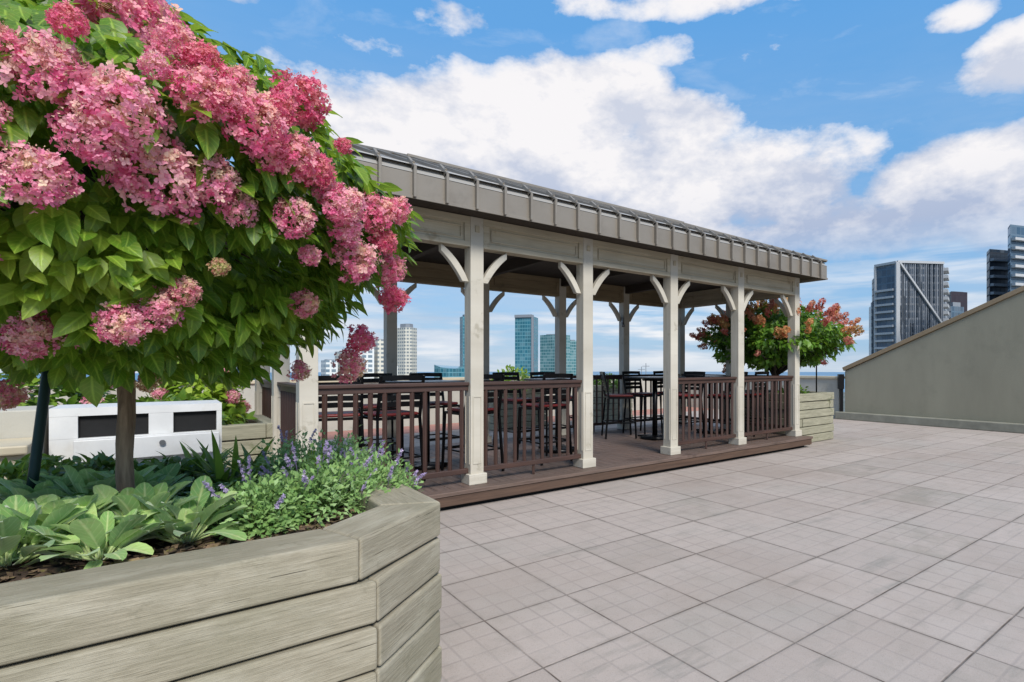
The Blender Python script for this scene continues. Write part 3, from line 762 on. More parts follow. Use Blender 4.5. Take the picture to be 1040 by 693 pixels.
HL = [(48, 62, 92, 0), (-6, 42, 60, 1), (132, 12, 105, 1), (178, 48, 66, 1), (206, 90, 76, 1), (124, 98, 92, 2), (100, 140, 88, 2), (36, 168, 92, 2), (164, 174, 98, 2),
      (214, 190, 62, 2), (246, 210, 50, 2), (262, 122, 74, 1), (306, 102, 70, 3), (282, 112, 50, 3), (302, 152, 58, 1), (318, 176, 46, 3), (302, 218, 58, 0), (318, 258, 26, 0), (344, 210, 54, 0),
      (382, 216, 60, 1), (402, 214, 34, 1), (366, 262, 60, 0), (396, 272, 48, 1), (348, 236, 40, 0), (394, 305, 38, 3), (372, 346, 42, 3), (352, 372, 40, 4), (311, 308, 36, 4), (160, 314, 60, 0), (124, 330, 52, 0),
      (190, 294, 38, 4), (34, 340, 70, 0), (8, 396, 40, 4), (278, 152, 50, 1), (334, 190, 40, 0), (222, 272, 22, 5), (206, 64, 46, 3), (158, 66, 40, 2), (70, 26, 40, 3), (228, 104, 50, 1),
      (150, 388, 28, 5), (300, 376, 26, 4), (346, 150, 22, 3), (388, 248, 36, 3), (240, 84, 44, 1), (-40, 120, 90, 0), (-60, 250, 90, 2)]
tones = [(1, 1, 1, 1), (1, .88, .9, 1), (1.02, 1.08, 1.08, 1), (.94, .55, .66, 1), (.9, 1.0, .8, 1), (.72, 1.1, .5, 1)]
fh = []
for i, (px, py, sz, tn) in enumerate(HL):
    d = ray_d(px, py, 1.0); p = at(px, d, py=py); s = sz / F * d * 1.06
    q = p - CC; o = Vector((q.x / RX, q.y / RY, q.z / RZU)).normalized()
    axis = (o * .8 + Vector((0, 0, .55)) + rvec() * .2).normalized()
    fh.append((p, s, axis, tn))
for i in range(34):          # heads on the sides of the crown the photo does not show
    v = rvec(); v.z = abs(v.z) * .9 - .15; p = CC + Vector((v.x * RX, v.y * RY, v.z * RZU))
    dpt = p.x * Cc + p.y * Ss
    if dpt < CC.x * Cc + CC.y * Ss + .25 or (p - CC).dot(rt) > .45: continue
    fh.append((p, U(.12, .2), (v + Vector((0, 0, .4))).normalized(), random.choice([0, 1, 2, 3])))
for i, (p, s, ax, tn) in enumerate(fh):
    h = heads[i % 5].copy(); COL.objects.link(h); h.parent = tree
    h.location = p - wloc(tree) + ax * s * U(-.16, .14)
    h.rotation_mode = 'QUATERNION'; h.rotation_quaternion = ax.to_track_quat('Z', 'Y') @ Matrix.Rotation(U(0, 6.28), 3, 'Z').to_quaternion()
    k_ = (.66, .60, .70)[i % 3]; h.scale = (s * k_, s * k_, s * k_ * 1.05); h.color = tones[tn]
# tree stake
mb = MB(); a = at(35, 1.95, py=476); b = at(47, 2.0, py=385); mb.tube([a + (a - b) * .6, a, b, b + (b - a) * 1.0], .0155, 12)
tag(mb.build('tree_stake', M['green_pole']), 'dark green steel stake leaning beside the big hydrangea', 'stake')

# ------------------------------------------------------------------ far hydrangea tree
FX, FY = 9.62, 6.3
t2 = empty('hydrangea_tree', (FX, FY, .88), 'small round hydrangea tree with rust pink flower heads in the planter at the far end', 'tree')
mb = MB(); mb.tube([(FX, FY, .85), (FX + .02, FY, 1.1), (FX - .02, FY, 1.42)], [.07, .06, .06], 12); tk = mb.build('trunk', M['bark_dark'], t2)
C2 = Vector((FX, FY, 1.98)); A2, Z2u, Z2d = 1.5, .72, .62
mb = MB()
for i in range(22):
    a = U(0, 6.28); el = U(.05, 1.2); d = Vector((cos(a) * cos(el), sin(a) * cos(el), sin(el) * .6)); e_ = Vector((FX, FY, 1.5)) + Vector((d.x * 1.3, d.y * 1.3, d.z * 1.3)); s0 = Vector((FX, FY, U(1.2, 1.42)))
    mb.tube([s0, s0.lerp(e_, .4) + Vector((U(-.1, .1), U(-.1, .1), .05)), s0.lerp(e_, .75), e_], [.035, .025, .016, .008], 6)
mb.build('branches', M['bark_dark'], tk)
lv = MB(); cnt = 0
while cnt < 9000:
    v = rvec() * (U(.25, 1) ** .5); p = C2 + Vector((v.x * A2, v.y * A2, v.z * (Z2u if v.z > 0 else Z2d)))
    k = noise.noise(v.normalized() * 2.6 + Vector((9, 0, 0)))
    if v.length > .88 + .3 * k: continue
    if noise.noise(p * 3.1) < -.3: continue
    L = U(.09, .15); d = (Vector((v.x, v.y, 0)) + rvec() * .7 + Vector((0, 0, -.4))).normalized()
    leaf_mesh(lv, p, d, v * .5 + Vector((0, 0, .7)) + rvec() * .5, L, L * .6, .2, .2, min(1, max(0, .45 + .45 * k + U(-.3, .3))), 2); cnt += 1
lv.build('foliage', M['leaf2'], t2)
h2 = [head_mesh(20 + k, 60, .2, 1.7).build('flower_head', M['petal2'], None) for k in range(3)]
for h in h2: COL.objects.unlink(h)
for i in range(96):
    v = rvec(); v.z = (abs(v.z) if R() < .7 else v.z)
    v.normalize(); p = C2 + Vector((v.x * A2, v.y * A2, v.z * (Z2u if v.z > 0 else Z2d))) * U(.93, 1.06)
    h = h2[i % 3].copy(); COL.objects.link(h); h.parent = t2; h.location = p - wloc(t2); ax = (v + Vector((0, 0, .15))).normalized()
    h.rotation_mode = 'QUATERNION'; h.rotation_quaternion = ax.to_track_quat('Z', 'Y'); s = U(.10, .19); h.scale = (s * .85, s * .85, s * 1.25)
    h.color = random.choice([(.9, .9, .8, 1), (1.0, 1.15, .8, 1), (.85, .6, .75, 1), (.75, .95, .6, 1), (.9, .8, 1.0, 1)])
mb = MB(); mb.tube([(10.02, 5.62, .88), (10.02, 5.62, 1.9)], .014, 8)
tag(mb.build('tree_stake', M['black']), 'thin black stake at the right side of the far planter', 'stake')

# ------------------------------------------------------------------ bedding plants
def rosette(x, y, s, label, n=24, seedrot=0):
    z = ground_h(x, y); mb = MB()
    for i in range(n):
        a = i * 2.4 + seedrot + U(-.3, .3); t = i / n; el = radians(22 + 52 * (1 - t) + U(-14, 14)); 
        d = Vector((cos(a) * cos(el), sin(a) * cos(el), sin(el))); L = s * U(.75, 1.1) * (1.0 if t > .25 else .8)
        b0 = Vector((x, y, z + .01)) + Vector((cos(a), sin(a), 0)) * s * .1
        b1 = b0 + d * L * .35; nrm = Vector((-cos(a) * sin(el), -sin(a) * sin(el), cos(el)))
        mb.tube([b0, b1], [.004, .003], 5, rnd=.4)
        leaf_mesh(mb, b1 - d * .004, (d + Vector((0, 0, -.12)) + rvec() * .15).normalized(), nrm + rvec() * .35, L * .72, L * U(.32, .42), U(-.1, .5), U(.15, .6), U(0, 1), 8, .05, 1.0, .55)
    return tag(mb.build('woolly_plant', M['lamb']), label, 'plant', 'woolly leaved plants in the foreground planter')
lam = [(55, 552, .17, 'pale green woolly leaved clump nearest the rim, below the stake'), (140, 540, .18, 'pale green woolly leaved clump in front of the tree trunk'),
       (95, 520, .18, 'pale green woolly leaved clump just left of the tree trunk'), (188, 540, .17, 'pale green woolly leaved clump right of the trunk beside bare mulch'),
       (8, 572, .18, 'woolly leaved clump cut off by the left edge of the view'), (103, 562, .15, 'low woolly leaved clump at the rim in the middle of its row'),
       (45, 522, .17, 'woolly leaved clump at the foot of the green stake'), (150, 515, .17, 'woolly leaved clump behind the others at the trunk base')]
def soilpt(px, py, z=.90):
    d = F * (CAMH - z) / (py - HZ); p = at(px, d, z); return p
for i, (px, py, s, lb) in enumerate(lam):
    p = soilpt(px, py); rosette(p.x, max(p.y, 1.95), s * 1.12, lb, 44, i)
def mound(cx_, cy_, r, h, name, label, mat, n, ls, spikes=0, group=None, wid=.55):
    mb = MB(); z0 = ground_h(cx_, cy_)
    for i in range(n):
        v = rvec(); v.z = abs(v.z); k = U(.3, 1.0) ** .5; lump = 1 + .55 * noise.noise(v * 3.5 + Vector((cx_ * 7, cy_, 0)))
        p = Vector((cx_, cy_, z0)) + Vector((v.x * r, v.y * r, v.z * h)) * k * lump
        d = (v + rvec() * .8 + Vector((0, 0, .2))).normalized()
        leaf_mesh(mb, p, d, v + Vector((0, 0, .6)) + rvec() * .4, ls * U(.6, 1.2), ls * wid * U(.7, 1.2), .25, .2, min(1, max(0, .5 + .5 * noise.noise(p * 9) + U(-.25, .25))), 2)
    for i in range(n // 22):
        v = rvec(); v.z = abs(v.z); e_ = Vector((cx_, cy_, z0)) + Vector((v.x * r, v.y * r, v.z * h)) * .95
        mb.tube([(cx_ + U(-.04, .04), cy_ + U(-.04, .04), z0), e_], [.0025, .0015], 4, rnd=.3)
    r_ = empty(name, (cx_, cy_, z0)); tag(r_, label, 'plant', group); mb.build('foliage', mat, r_)
    for i in range(spikes):
        v = rvec(); v.z = abs(v.z) + .25; v.normalize(); p = Vector((cx_, cy_, z0)) + Vector((v.x * r, v.y * r, v.z * h)) * .9
        d = (v * .8 + Vector((0, 0, .6)) + rvec() * .35).normalized(); L = U(.05, .12); sb = MB(); e_ = p + d * L
        sb.tube([p, p + d * L * .5, e_], [.0018, .0015, .001], 4, rnd=.2)
        for q in range(int(26 * L / .09)):
            t = U(.35, 1); c_ = p.lerp(e_, t) + rvec() * .007 * (1.3 - t); floret(sb, c_, rvec() + d * .4, U(.004, .0075), R())
        sb.build('flower_spike', M['purple'], r_)
for px, py, r, h, sp, lb in [(268, 512, .15, .15, 5, 'catmint mound nearest the bare mulch, few flowers'), (330, 500, .19, .18, 10, 'broad catmint mound in the middle of the planter corner, with purple spikes'),
                             (385, 488, .16, .16, 14, 'catmint mound leaning over the cut corner, with the most purple spikes'), (300, 478, .17, .2, 8, 'catmint mound in front of the leftmost white post'),
                             (352, 472, .15, .18, 8, 'catmint mound at the back of the planter against the railing')]:
    p = soilpt(px, py + 18, .88); mound(p.x, p.y, r, h * 1.15, 'catmint', lb, M['mint'], 1500, .026, sp + 1, 'catmint mounds in the foreground planter')
# strap leaved plants
def strap(x, y, n, L, label, mat, w=.022, group=None, name='strap_plant', spread=.8):
    z = ground_h(x, y) - .01; mb = MB()
    for i in range(n):
        a = U(0, 6.28); e_ = U(.55, 1.45) if spread > .5 else U(1.2, 1.52); d = Vector((cos(a) * cos(e_), sin(a) * cos(e_), sin(e_)))
        leaf_mesh(mb, Vector((x + U(-.03, .03), y + U(-.03, .03), z)), d, Vector((-cos(a) * sin(e_), -sin(a) * sin(e_), cos(e_))), L * U(.6, 1.1), w * U(.8, 1.2), U(.2, .7) * spread, .3, R(), 8)
    tag(mb.build(name, mat), label, 'plant', group)
for px, py, n, L, lb in [(232, 505, 34, .30, 'dark strap leaved plant between the trunk and the catmint'), (262, 500, 26, .27, 'dark strap leaved plant right behind the catmint mounds'), (206, 498, 26, .25, 'dark strap leaved plant in front of the white cabinet')]:
    p = soilpt(px, py, .88); strap(p.x, p.y + .15, n, L, lb, M['strap'], .03, 'strap leaved plants')
p = soilpt(322, 500, .88); strap(p.x, p.y + .1, 26, .24, 'bright green upright grass tuft in front of the leftmost white post', M['bright'], .012, None, 'grass_tuft', .25)
p = soilpt(12, 500, .88); strap(p.x, p.y, 40, .2, 'fine leaved green plant at the left edge beside the stake', M['bright'], .014, None, 'grass_tuft', .9)
def bush(x, y, z, r, h, n, ls, name, label, mat, wid=.5, droop=.3, group=None, blossoms=0, bs=.09, base=None):
    r_ = empty(name, (x, y, z)); tag(r_, label, 'plant', group); mb = MB()
    for i in range(n):
        v = rvec(); v.z = abs(v.z); k = U(.35, 1.0) ** .5 * (1 + .25 * noise.noise(v * 2.5 + Vector((x, y, 0)))); p = Vector((x, y, z)) + Vector((v.x * r, v.y * r, v.z * h)) * k
        leaf_mesh(mb, p, (v + rvec() * .9 + Vector((0, 0, -.1))).normalized(), v + Vector((0, 0, .7)) + rvec() * .5, ls * U(.7, 1.2), ls * wid, droop, .25, min(1, max(0, .5 + .4 * noise.noise(p * 5) + U(-.3, .3))), 4)
    for i in range(6): v = rvec(); v.z = abs(v.z); mb.tube([(x, y, z), (x + v.x * r * .8, y + v.y * r * .8, z + v.z * h * .8)], [.006, .003], 5, rnd=.1)
    mb.build('foliage', mat, r_)
    for i in range(blossoms):
        v = rvec(); v.z = abs(v.z) * .8 + .1; h_ = heads[i % 5].copy(); COL.objects.link(h_); h_.parent = r_; h_.location = Vector((v.x * r, v.y * r, v.z * h)); h_.scale = (bs,) * 3; h_.rotation_mode = 'QUATERNION'; h_.rotation_quaternion = v.to_track_quat('Z', 'Y'); h_.color = base or (1, 1.05, 1, 1)
        h_.name = 'flower_head'
    return r_
for px, py, r, lb in [(85, 492, .2, 'dark glossy leaved bush left of the trunk in front of the cabinet'), (168, 492, .2, 'dark glossy leaved bush right of the trunk in front of the cabinet'), (30, 488, .2, 'light green leafy bush at the left edge behind the woolly clumps')]:
    p = soilpt(px, py + 12, .88); bush(p.x, p.y + .12, .87, r, .14, 420, .06, 'leafy_bush', lb, M['ivy'] if px > 40 else M['strap'], group='leafy bushes in the foreground planter')
mb = MB()
for i in range(6500):
    x, y = U(-2.2, .58), U(2.15, 3.0)
    if x > -.45 and y < 2.42 + .15 * noise.noise(Vector((x * 3, 0, 0))): continue
    p = Vector((x, y, ground_h(x, y) + U(0, .10))); a = U(0, 6.28)
    leaf_mesh(mb, p, Vector((cos(a), sin(a), U(-.2, .6))), Vector((U(-.5, .5), U(-.5, .5), 1)), U(.02, .04), U(.014, .024), .2, .2, min(1, max(0, .5 + .6 * noise.noise(p * 4) + U(-.3, .3))), 2)
tag(mb.build('ground_cover', M['ivy']), 'dark green small leaved ground cover filling the back of the foreground planter', 'ground cover', None, 'stuff')
# small white flowers in front of cabinet
mb = MB()
for i in range(60):
    p = soilpt(U(168, 215), U(488, 500), .88) + Vector((0, .2, .05 + U(-.03, .04))); floret(mb, p, rvec() + Vector((0, 0, 1)), .012, .5)
tag(mb.build('white_flowers', M['petal_white']), 'cluster of tiny white flowers in front of the cabinet shelf', 'flowers', None, 'stuff')

# planters behind
bush(.0, 7.5, .8, .75, .28, 900, .12, 'leafy_plant', 'broad leaved green plants in the planter behind the white cabinet', M['strap'], .6)
bush(.35, 8.0, .8, .42, .95, 1100, .11, 'hydrangea_bush', 'light green hydrangea bush with pale pink heads above the white cabinet', M['bright'], .6, blossoms=9, bs=.15, base=(1.0, 1.1, 1.05, 1))
bush(-.9, 7.6, .8, .55, .85, 900, .11, 'hydrangea_bush', 'hydrangea bush with pink heads behind the foreground trunk', M['strap'], .6, blossoms=10, bs=.15, base=(1.0, 1.1, 1.05, 1))
bush(9.15, 11.1, .9, .5, .3, 500, .1, 'leafy_bush', 'round green bush in the planter seen through the open bay', M['strap'])
bush(6.35, 11.1, .9, .55, .5, 600, .1, 'leafy_bush', 'yellow green bush in the planter behind the second railing bay', M['bright'])
bush(9.4, 5.75, .87, .3, .2, 300, .07, 'leafy_plant', 'low green plant at the left end of the far planter', M['strap'])
bush(-2.4, 5.3, 1.08, .75, .22, 1100, .08, 'flowering_bush', 'flat tan pink flowering shrub on the cream wall at the left edge', M['strap'], blossoms=26, bs=.17, base=(.95, 1.0, .85, 1))

# ------------------------------------------------------------------ white cabinet and left wall
cb = empty('white_cabinet', (-.05, 5.25, 0), 'white cabinet with two black openings above a fold down shelf', 'cabinet')
X0, X1, Y0, Y1, ZT = -.575, .35, 5.02, 5.5, 1.16
mb = MB(); mb.box(X0, X1, Y0 + .05, Y1, 0, ZT)
holes = [(on_y(79, 5.02), on_y(151, 5.02)), (on_y(176, 5.02), on_y(220, 5.02))]
zh0, zh1 = .955, 1.105
mb.box(X0, X1, Y0, Y0 + .048, zh1, ZT); mb.box(X0, X1, Y0, Y0 + .048, 0, zh0)
for a, b in ((X0, holes[0][0]), (holes[0][1], holes[1][0]), (holes[1][1], X1)): mb.box(a, b, Y0, Y0 + .048, zh0 + .001, zh1 - .001)
mb.build('cabinet_body', M['white'], cb)
for a, b in holes:
    q = MB(); q.box(a + .002, b - .002, Y0 + .035, Y0 + .0485, zh0 + .003, zh1 - .003); q.build('opening', M['hole'], cb)
q = MB(); q.bar((X0 + .12, Y0 - .03, .94), (X1 - .02, Y0 - .03, .94), .06, .015); q.bar((X0 + .12, Y0 - .068, .875), (X1 - .02, Y0 - .068, .875), .015, .145); q.build('shelf', M['white'], cb, .005)
q = MB(); q.tube([(.0, Y0 - .095, .9), (.0, Y0 - .07, .9)], .018, 12); q.build('latch', M['grey_metal'], cb)
wl = empty('cream_wall', (-2, 5.3, 0), 'cream stepped wall with a ledge at the left edge', 'wall')
q = MB(); q.box(-4.5, -.60, 5.0, 5.5, 0, 1.16); q.build('wall_body', M['stucco_light'], wl, .01)
q = MB(); q.box(-4.5, -.62, 4.55, 4.997, 0, .93); q.box(-4.5, -.60, 4.50, 4.997, .932, .985); q.build('ledge', M['cap_light'], wl, .01)
q = MB(); q.bar((.72, 12.96, 0), (.72, 12.96, 1.05), .05, .06); tag(q.build('drain_pipe', M['black']), 'thin dark pipe on the parapet wall above the left planter', 'pipe')
q = MB(); q.box(.98, 1.12, 12.93, 12.998, .55, .85); tag(q.build('outlet_box', M['white'], None, .01), 'small white outlet box on the parapet wall left of the pavilion', 'box')

# ------------------------------------------------------------------ towers
def facade(name, glass, frame, fz, fx, dark=.5, rough=.12, wz=.2, wx=.12, metal=.0):
    m = NT(name); tc = m.new('ShaderNodeTexCoord').outputs['UV']; s = m.new('ShaderNodeSeparateXYZ'); m.link(m.scl(tc, (1 / fx, 1 / fz, 1)), s.inputs[0])
    def ln(o, w): f = m.math('FRACT', o); e = m.math('MINIMUM', f, m.math('SUBTRACT', 1.0, f)); return m.math('LESS_THAN', e, w / 2)
    fr_ = m.math('MAXIMUM', ln(s.outputs[0], wx), ln(s.outputs[1], wz))
    fl = m.new('ShaderNodeVectorMath', operation='FLOOR'); m.link(m.scl(tc, (1 / fx, 1 / fz, 1)), fl.inputs[0])
    wn = m.new('ShaderNodeTexWhiteNoise', noise_dimensions='2D'); m.link(fl.outputs[0], wn.inputs['Vector'])
    gcol = m.mix(m.math('MULTIPLY', m.math('POWER', wn.outputs['Value'], 2.2), dark), lin(glass), lin(tuple(min(255, v * .45 + 120) for v in glass)))
    gcol = m.mix(m.mapr(m.noise(m.scl(tc, (.08, .03, 1)), 1.0, 3), .35, .65, 0, .5), gcol, lin(tuple(v * .55 for v in glass)))
    m.link(m.mix(fr_, gcol, lin(frame)), m.b.inputs['Base Color']); m.link(m.mapr(fr_, 0, 1, rough, .7), m.b.inputs['Roughness'])
    m.b.inputs['Metallic'].default_value = metal
    return m.m
FM = {
 'teal': facade('teal_glass', (38, 108, 126), (92, 142, 154), 3.2, 2.4, .45),
 'tealg': facade('pale_teal_glass', (64, 120, 128), (130, 160, 164), 3.2, 2.2, .6),
 'cream': facade('cream_condo', (120, 132, 138), (206, 202, 188), 3.1, 3.0, .5, .3, .5, .35),
 'white': facade('white_condo', (120, 142, 158), (214, 216, 214), 3.3, 4.0, .5, .3, .4, .3),
 'slate': facade('slate_glass', (58, 84, 106), (84, 106, 124), 3.1, 2.2, .4),
 'fin': facade('fin_glass', (92, 106, 122), (150, 154, 160), 3.1, 1.3, .8, .15, .25, .2),
 'plum': facade('plum_cladding', (40, 30, 40), (46, 34, 44), 3.4, 1.6, .05, .5, .1, .1),
 'navy': facade('navy_cladding', (34, 48, 62), (30, 40, 52), 3.1, 2.0, .3, .3),
}
M['white_slab'] = plain('white_concrete_slab', (184, 186, 188), .7)
M['grey_slab'] = plain('grey_concrete_slab', (132, 138, 146), .7)
def prism_tower(mb, pts, z0, z1):
    n = len(pts); L = 0
    a = sum(pts[i][0] * pts[(i + 1) % n][1] - pts[(i + 1) % n][0] * pts[i][1] for i in range(n))
    if a < 0: pts = pts[::-1]
    for i in range(n):
        p, q = Vector(pts[i]), Vector(pts[(i + 1) % n]); w_ = (q - p).length
        mb.face([(p.x, p.y, z0), (q.x, q.y, z0), (q.x, q.y, z1), (p.x, p.y, z1)], [(L, z0), (L + w_, z0), (L + w_, z1), (L, z1)]); L += w_
    mb.face([(p[0], p[1], z1) for p in pts], [(0.5, 0.5)] * n)
def xy(px, d): p = at(px, d, 0); return (p.x, p.y)
ZG = -60
def ztop(py, d): return CAMH + (HZ - py) * d / F
# main right tower
D = 230.0
tw = empty('apartment_tower', (*xy(912, D), ZG), 'glass tower right of the pavilion with white fins and one long diagonal brace', 'tower', 'towers on the skyline')
pl_, pc, pr = xy(889, D + 9), xy(911, D), xy(958, D + 3)
bk1, bk2 = xy(962, D + 32), xy(894, D + 38)
zt = ztop(266.5, D)
mb = MB(); prism_tower(mb, [pl_, pc, pr, bk1, bk2], ZG, zt); mb.build('body', FM['fin'], tw)
P2 = lambda a, b, t, o=0.0: Vector((a[0] + (b[0] - a[0]) * t, a[1] + (b[1] - a[1]) * t, 0)) + Vector(((b[1] - a[1]), -(b[0] - a[0]), 0)).normalized() * o
mb = MB()
for k in range(25):
    t = (k + .5) / 25; p = P2(pc, pr, t, .2); wv = (Vector((*pr, 0)) - Vector((*pc, 0))).normalized()
    mb.bar(p + Vector((0, 0, ZG)), p + Vector((0, 0, zt)), .14 if k % 3 else .34, .4, Vector((wv.y, -wv.x, 0)))
mb.build('fins', M['grey_slab'], tw)
mb = MB()
for k in range(19):
    t = (k * .618) % 1; p = P2(pc, pr, .03 + .94 * t, .3); h0 = U(-30, zt - 14); wv = (Vector((*pr, 0)) - Vector((*pc, 0))).normalized()
    mb.bar(p + Vector((0, 0, h0)), p + Vector((0, 0, h0 + U(12, 40) if h0 + 40 < zt else zt - .5)), .3, .35, Vector((wv.y, -wv.x, 0)))
mb.build('dark_strips', FM['navy'], tw)
mb = MB(); a = P2(pc, pr, .02, .8) + Vector((0, 0, zt)); b = P2(pc, pr, .98, .8); zb_ = ztop(331, D); mb.bar(a, b + Vector((0, 0, zb_)), .9, .7, (0, 0, 1)); mb.build('diagonal_brace', M['white_slab'], tw)
mb = MB(); c0 = P2(pc, pr, 0, .3); mb.bar(c0 + Vector((0, 0, ZG)), c0 + Vector((0, 0, zt)), 1.5, 1.5); e0 = P2(pl_, pc, .02, .3); mb.bar(e0 + Vector((0, 0, ZG)), e0 + Vector((0, 0, zt - .5)), .9, .9)
a_, b_ = P2(pl_, pc, 0, .4), P2(pl_, pc, 1, .4); mb.bar(a_ + Vector((0, 0, zt)), b_ + Vector((0, 0, zt)), .8, 1.0); b_ = P2(pc, pr, 1, .3); mb.bar(c0 + Vector((0, 0, zt + .2)), b_ + Vector((0, 0, zt + .2)), .8, 1.0)
mb.bar(c0 + Vector((0, 0, ztop(332, D))), P2(pc, pr, .18, .6) + Vector((0, 0, ztop(395, D))), 1.0, .8)
mb.build('corner_frame', M['white_slab'], tw)
mb = MB(); prism_tower(mb, [P2(pl_, pc, .1, .15).xy, P2(pl_, pc, .93, .15).xy, P2(pl_, pc, .93, -1).xy, P2(pl_, pc, .1, -1).xy], ZG, zt - 1); mb.build('side_glazing', FM['slate'], tw)
first = None
for k in range(22):
    z = zt - 11.5 - k * 3.1
    if z < ZG: break
    if first is None:
        mb = MB(); mb.bar(P2(pl_, pc, .04, .6) + Vector((0, 0, z)), P2(pl_, pc, .9, .6) + Vector((0, 0, z)), 1.6, .9); first = mb.build('balcony', M['white_slab'], tw); z1_ = z
    else: o = first.copy(); COL.objects.link(o); o.parent = tw; o.location = (0, 0, z - z1_)
first = None
for k in range(24):
    z = zt - 2.5 - k * 3.1
    if first is None: mb = MB(); mb.bar(P2(pr, bk1, 0, .5) + Vector((0, 0, z)), P2(pr, bk1, .3, .5) + Vector((0, 0, z)), 2.6, 1.3); first = mb.build('balcony', M['white_slab'], tw); z1_ = z
    else: o = first.copy(); COL.objects.link(o); o.parent = tw; o.location = (0, 0, z - z1_)
mb = MB(); r_ = at(945, D + 15, zt + .8); mb.box(r_.x - 3, r_.x + 3, r_.y - 2, r_.y + 2, zt, zt + 1.2); r_ = at(925, D + 15, 0); mb.bar((r_.x, r_.y, zt), (r_.x, r_.y, zt + 2.5), .3, .3); mb.build('roof_equipment', M['grey_slab'], tw)
def simple_tower(name, label, plan, z1, mat, trims=(), cat='tower', group='towers on the skyline', slabs=None, parapet=None):
    p0 = plan[0]; e_ = empty(name, (p0[0], p0[1], ZG), label, cat, group); mb = MB(); prism_tower(mb, plan, ZG, z1); mb.build('body', FM[mat], e_)
    cx_ = sum(p[0] for p in plan) / len(plan); cy_ = sum(p[1] for p in plan) / len(plan); q = MB()
    q.prism([(cx_ + (p[0] - cx_) * .6, cy_ + (p[1] - cy_) * .6) for p in plan], z1, z1 + (parapet or 2.2)); q.build('roof_plant', M['grey_slab'], e_)
    if slabs:
        i, n_, dz, w_, th_, mt, ztp = slabs; a, b = plan[i], plan[i + 1]; f_ = None
        for k in range(n_):
            z = ztp - k * dz
            if f_ is None: q = MB(); q.bar(P2(a, b, 0.02, .5) + Vector((0, 0, z)), P2(a, b, .98, .5) + Vector((0, 0, z)), w_, th_); f_ = q.build('balcony', mt, e_); zf = z
            else: o = f_.copy(); COL.objects.link(o); o.parent = e_; o.location = (0, 0, z - zf)
    return e_
def plan4(pl, pcn, prt, d, dl=0, dr=0, depth=None):
    """near corner pcn at distance d; left edge pl (d+dl), right edge prt (d+dr)"""
    A_, B_, C_ = xy(pl, d + dl), xy(pcn, d), xy(prt, d + dr); D_ = (A_[0] + C_[0] - B_[0], A_[1] + C_[1] - B_[1]); return [A_, B_, C_, D_]
simple_tower('apartment_tower', 'slim grey block just behind the left side of the diagonal braced tower', plan4(882.5, 885, 892, 262, 6, 4), ztop(311, 262), 'white')
simple_tower('apartment_tower', 'dark sliver of a block at the upper left of the diagonal braced tower', plan4(885.5, 887, 896, 272, 6, 4), ztop(283, 272), 'navy')
simple_tower('apartment_tower', 'dark plum block just right of the diagonal braced tower', plan4(962, 966, 982.5, 300, 10, 4), ztop(296, 300), 'plum', parapet=.4)
simple_tower('apartment_tower', 'short pale block in front of the dark plum one', plan4(962, 966, 979, 262, 6, 4), ztop(311, 262), 'slate')
simple_tower('apartment_tower', 'navy framed tower with pale balconies at the right, lower of the pair', plan4(1002, 1005, 1027, 200, 6, 3), ztop(253, 200), 'navy', parapet=.3, slabs=(1, 30, 3.1, 1.8, 1.0, M['grey_slab'], ztop(264, 200)))
simple_tower('apartment_tower', 'tallest pale tower with white balconies at the right edge of the view', plan4(1023.5, 1026, 1075, 185, 5, 8), ztop(228, 185), 'slate', parapet=.3, slabs=(1, 34, 3.1, 1.8, .9, M['white_slab'], ztop(243, 185)))
# left skyline
simple_tower('apartment_tower', 'cream and glass tower with rounded crown just right of the pink flowers', [xy(402, 500), xy(411, 492), xy(418, 492), xy(423.5, 502), xy(423.5, 530), xy(402, 530)], ztop(333, 495), 'cream', parapet=4)
simple_tower('apartment_tower', 'thin teal glass tower mostly hidden by the second white post', plan4(467, 470, 481, 520, 8, 4), ztop(321.5, 520), 'teal')
e_ = simple_tower('apartment_tower', 'tall teal glass tower standing alone behind the pavilion', plan4(523, 540.5, 546.5, 480, 4, 22), ztop(321, 480), 'teal', parapet=1)
a, b = xy(540.5, 480), xy(546.5, 502)
q = MB(); q.bar(P2(xy(523, 484), xy(540.5, 480), 0, .5) + Vector((0, 0, ztop(321, 480))), P2(xy(523, 484), xy(540.5, 480), 1, .5) + Vector((0, 0, ztop(321, 480))), 1.2, 2.5); q.bar(P2(a, b, 0, .3) + Vector((0, 0, ZG)), P2(a, b, 0, .3) + Vector((0, 0, ztop(320, 480))), 1.8, 1.8); q.build('corner_frame', M['grey_slab'], e_)
simple_tower('apartment_tower', 'broad shorter teal glass tower right of the tall lone one', plan4(548.5, 566, 579, 560, 10, 12), ztop(340, 560), 'tealg', parapet=1)
simple_tower('apartment_tower', 'narrow green glass tower behind the third white post', plan4(576, 579, 586, 600, 8, 4), ztop(346, 600), 'tealg', parapet=1)
# curved low teal building
pts = [xy(441, 400), xy(447, 396), xy(455, 394), xy(463, 396), xy(472, 402), xy(472, 440), xy(441, 440)]
e_ = empty('curved_building', (*pts[0], ZG), 'low curved teal glass building with a sweeping roof left of the second white post', 'building'); mb = MB()
tops = [ztop(v, 400) for v in (370.5, 373, 374.5, 374.5, 372.5, 372.5, 370.5)]
L = 0
for i in range(7):
    p, q_ = pts[i], pts[(i + 1) % 7]; w_ = (Vector(p) - Vector(q_)).length
    mb.face([(*p, ZG), (*q_, ZG), (*q_, tops[(i + 1) % 7]), (*p, tops[i])], [(L, ZG), (L + w_, ZG), (L + w_, tops[(i + 1) % 7]), (L, tops[i])]); L += w_
mb.face([(*p, t_) for p, t_ in zip(pts, tops)], [(.5, .5)] * 7); mb.build('body', FM['teal'], e_)
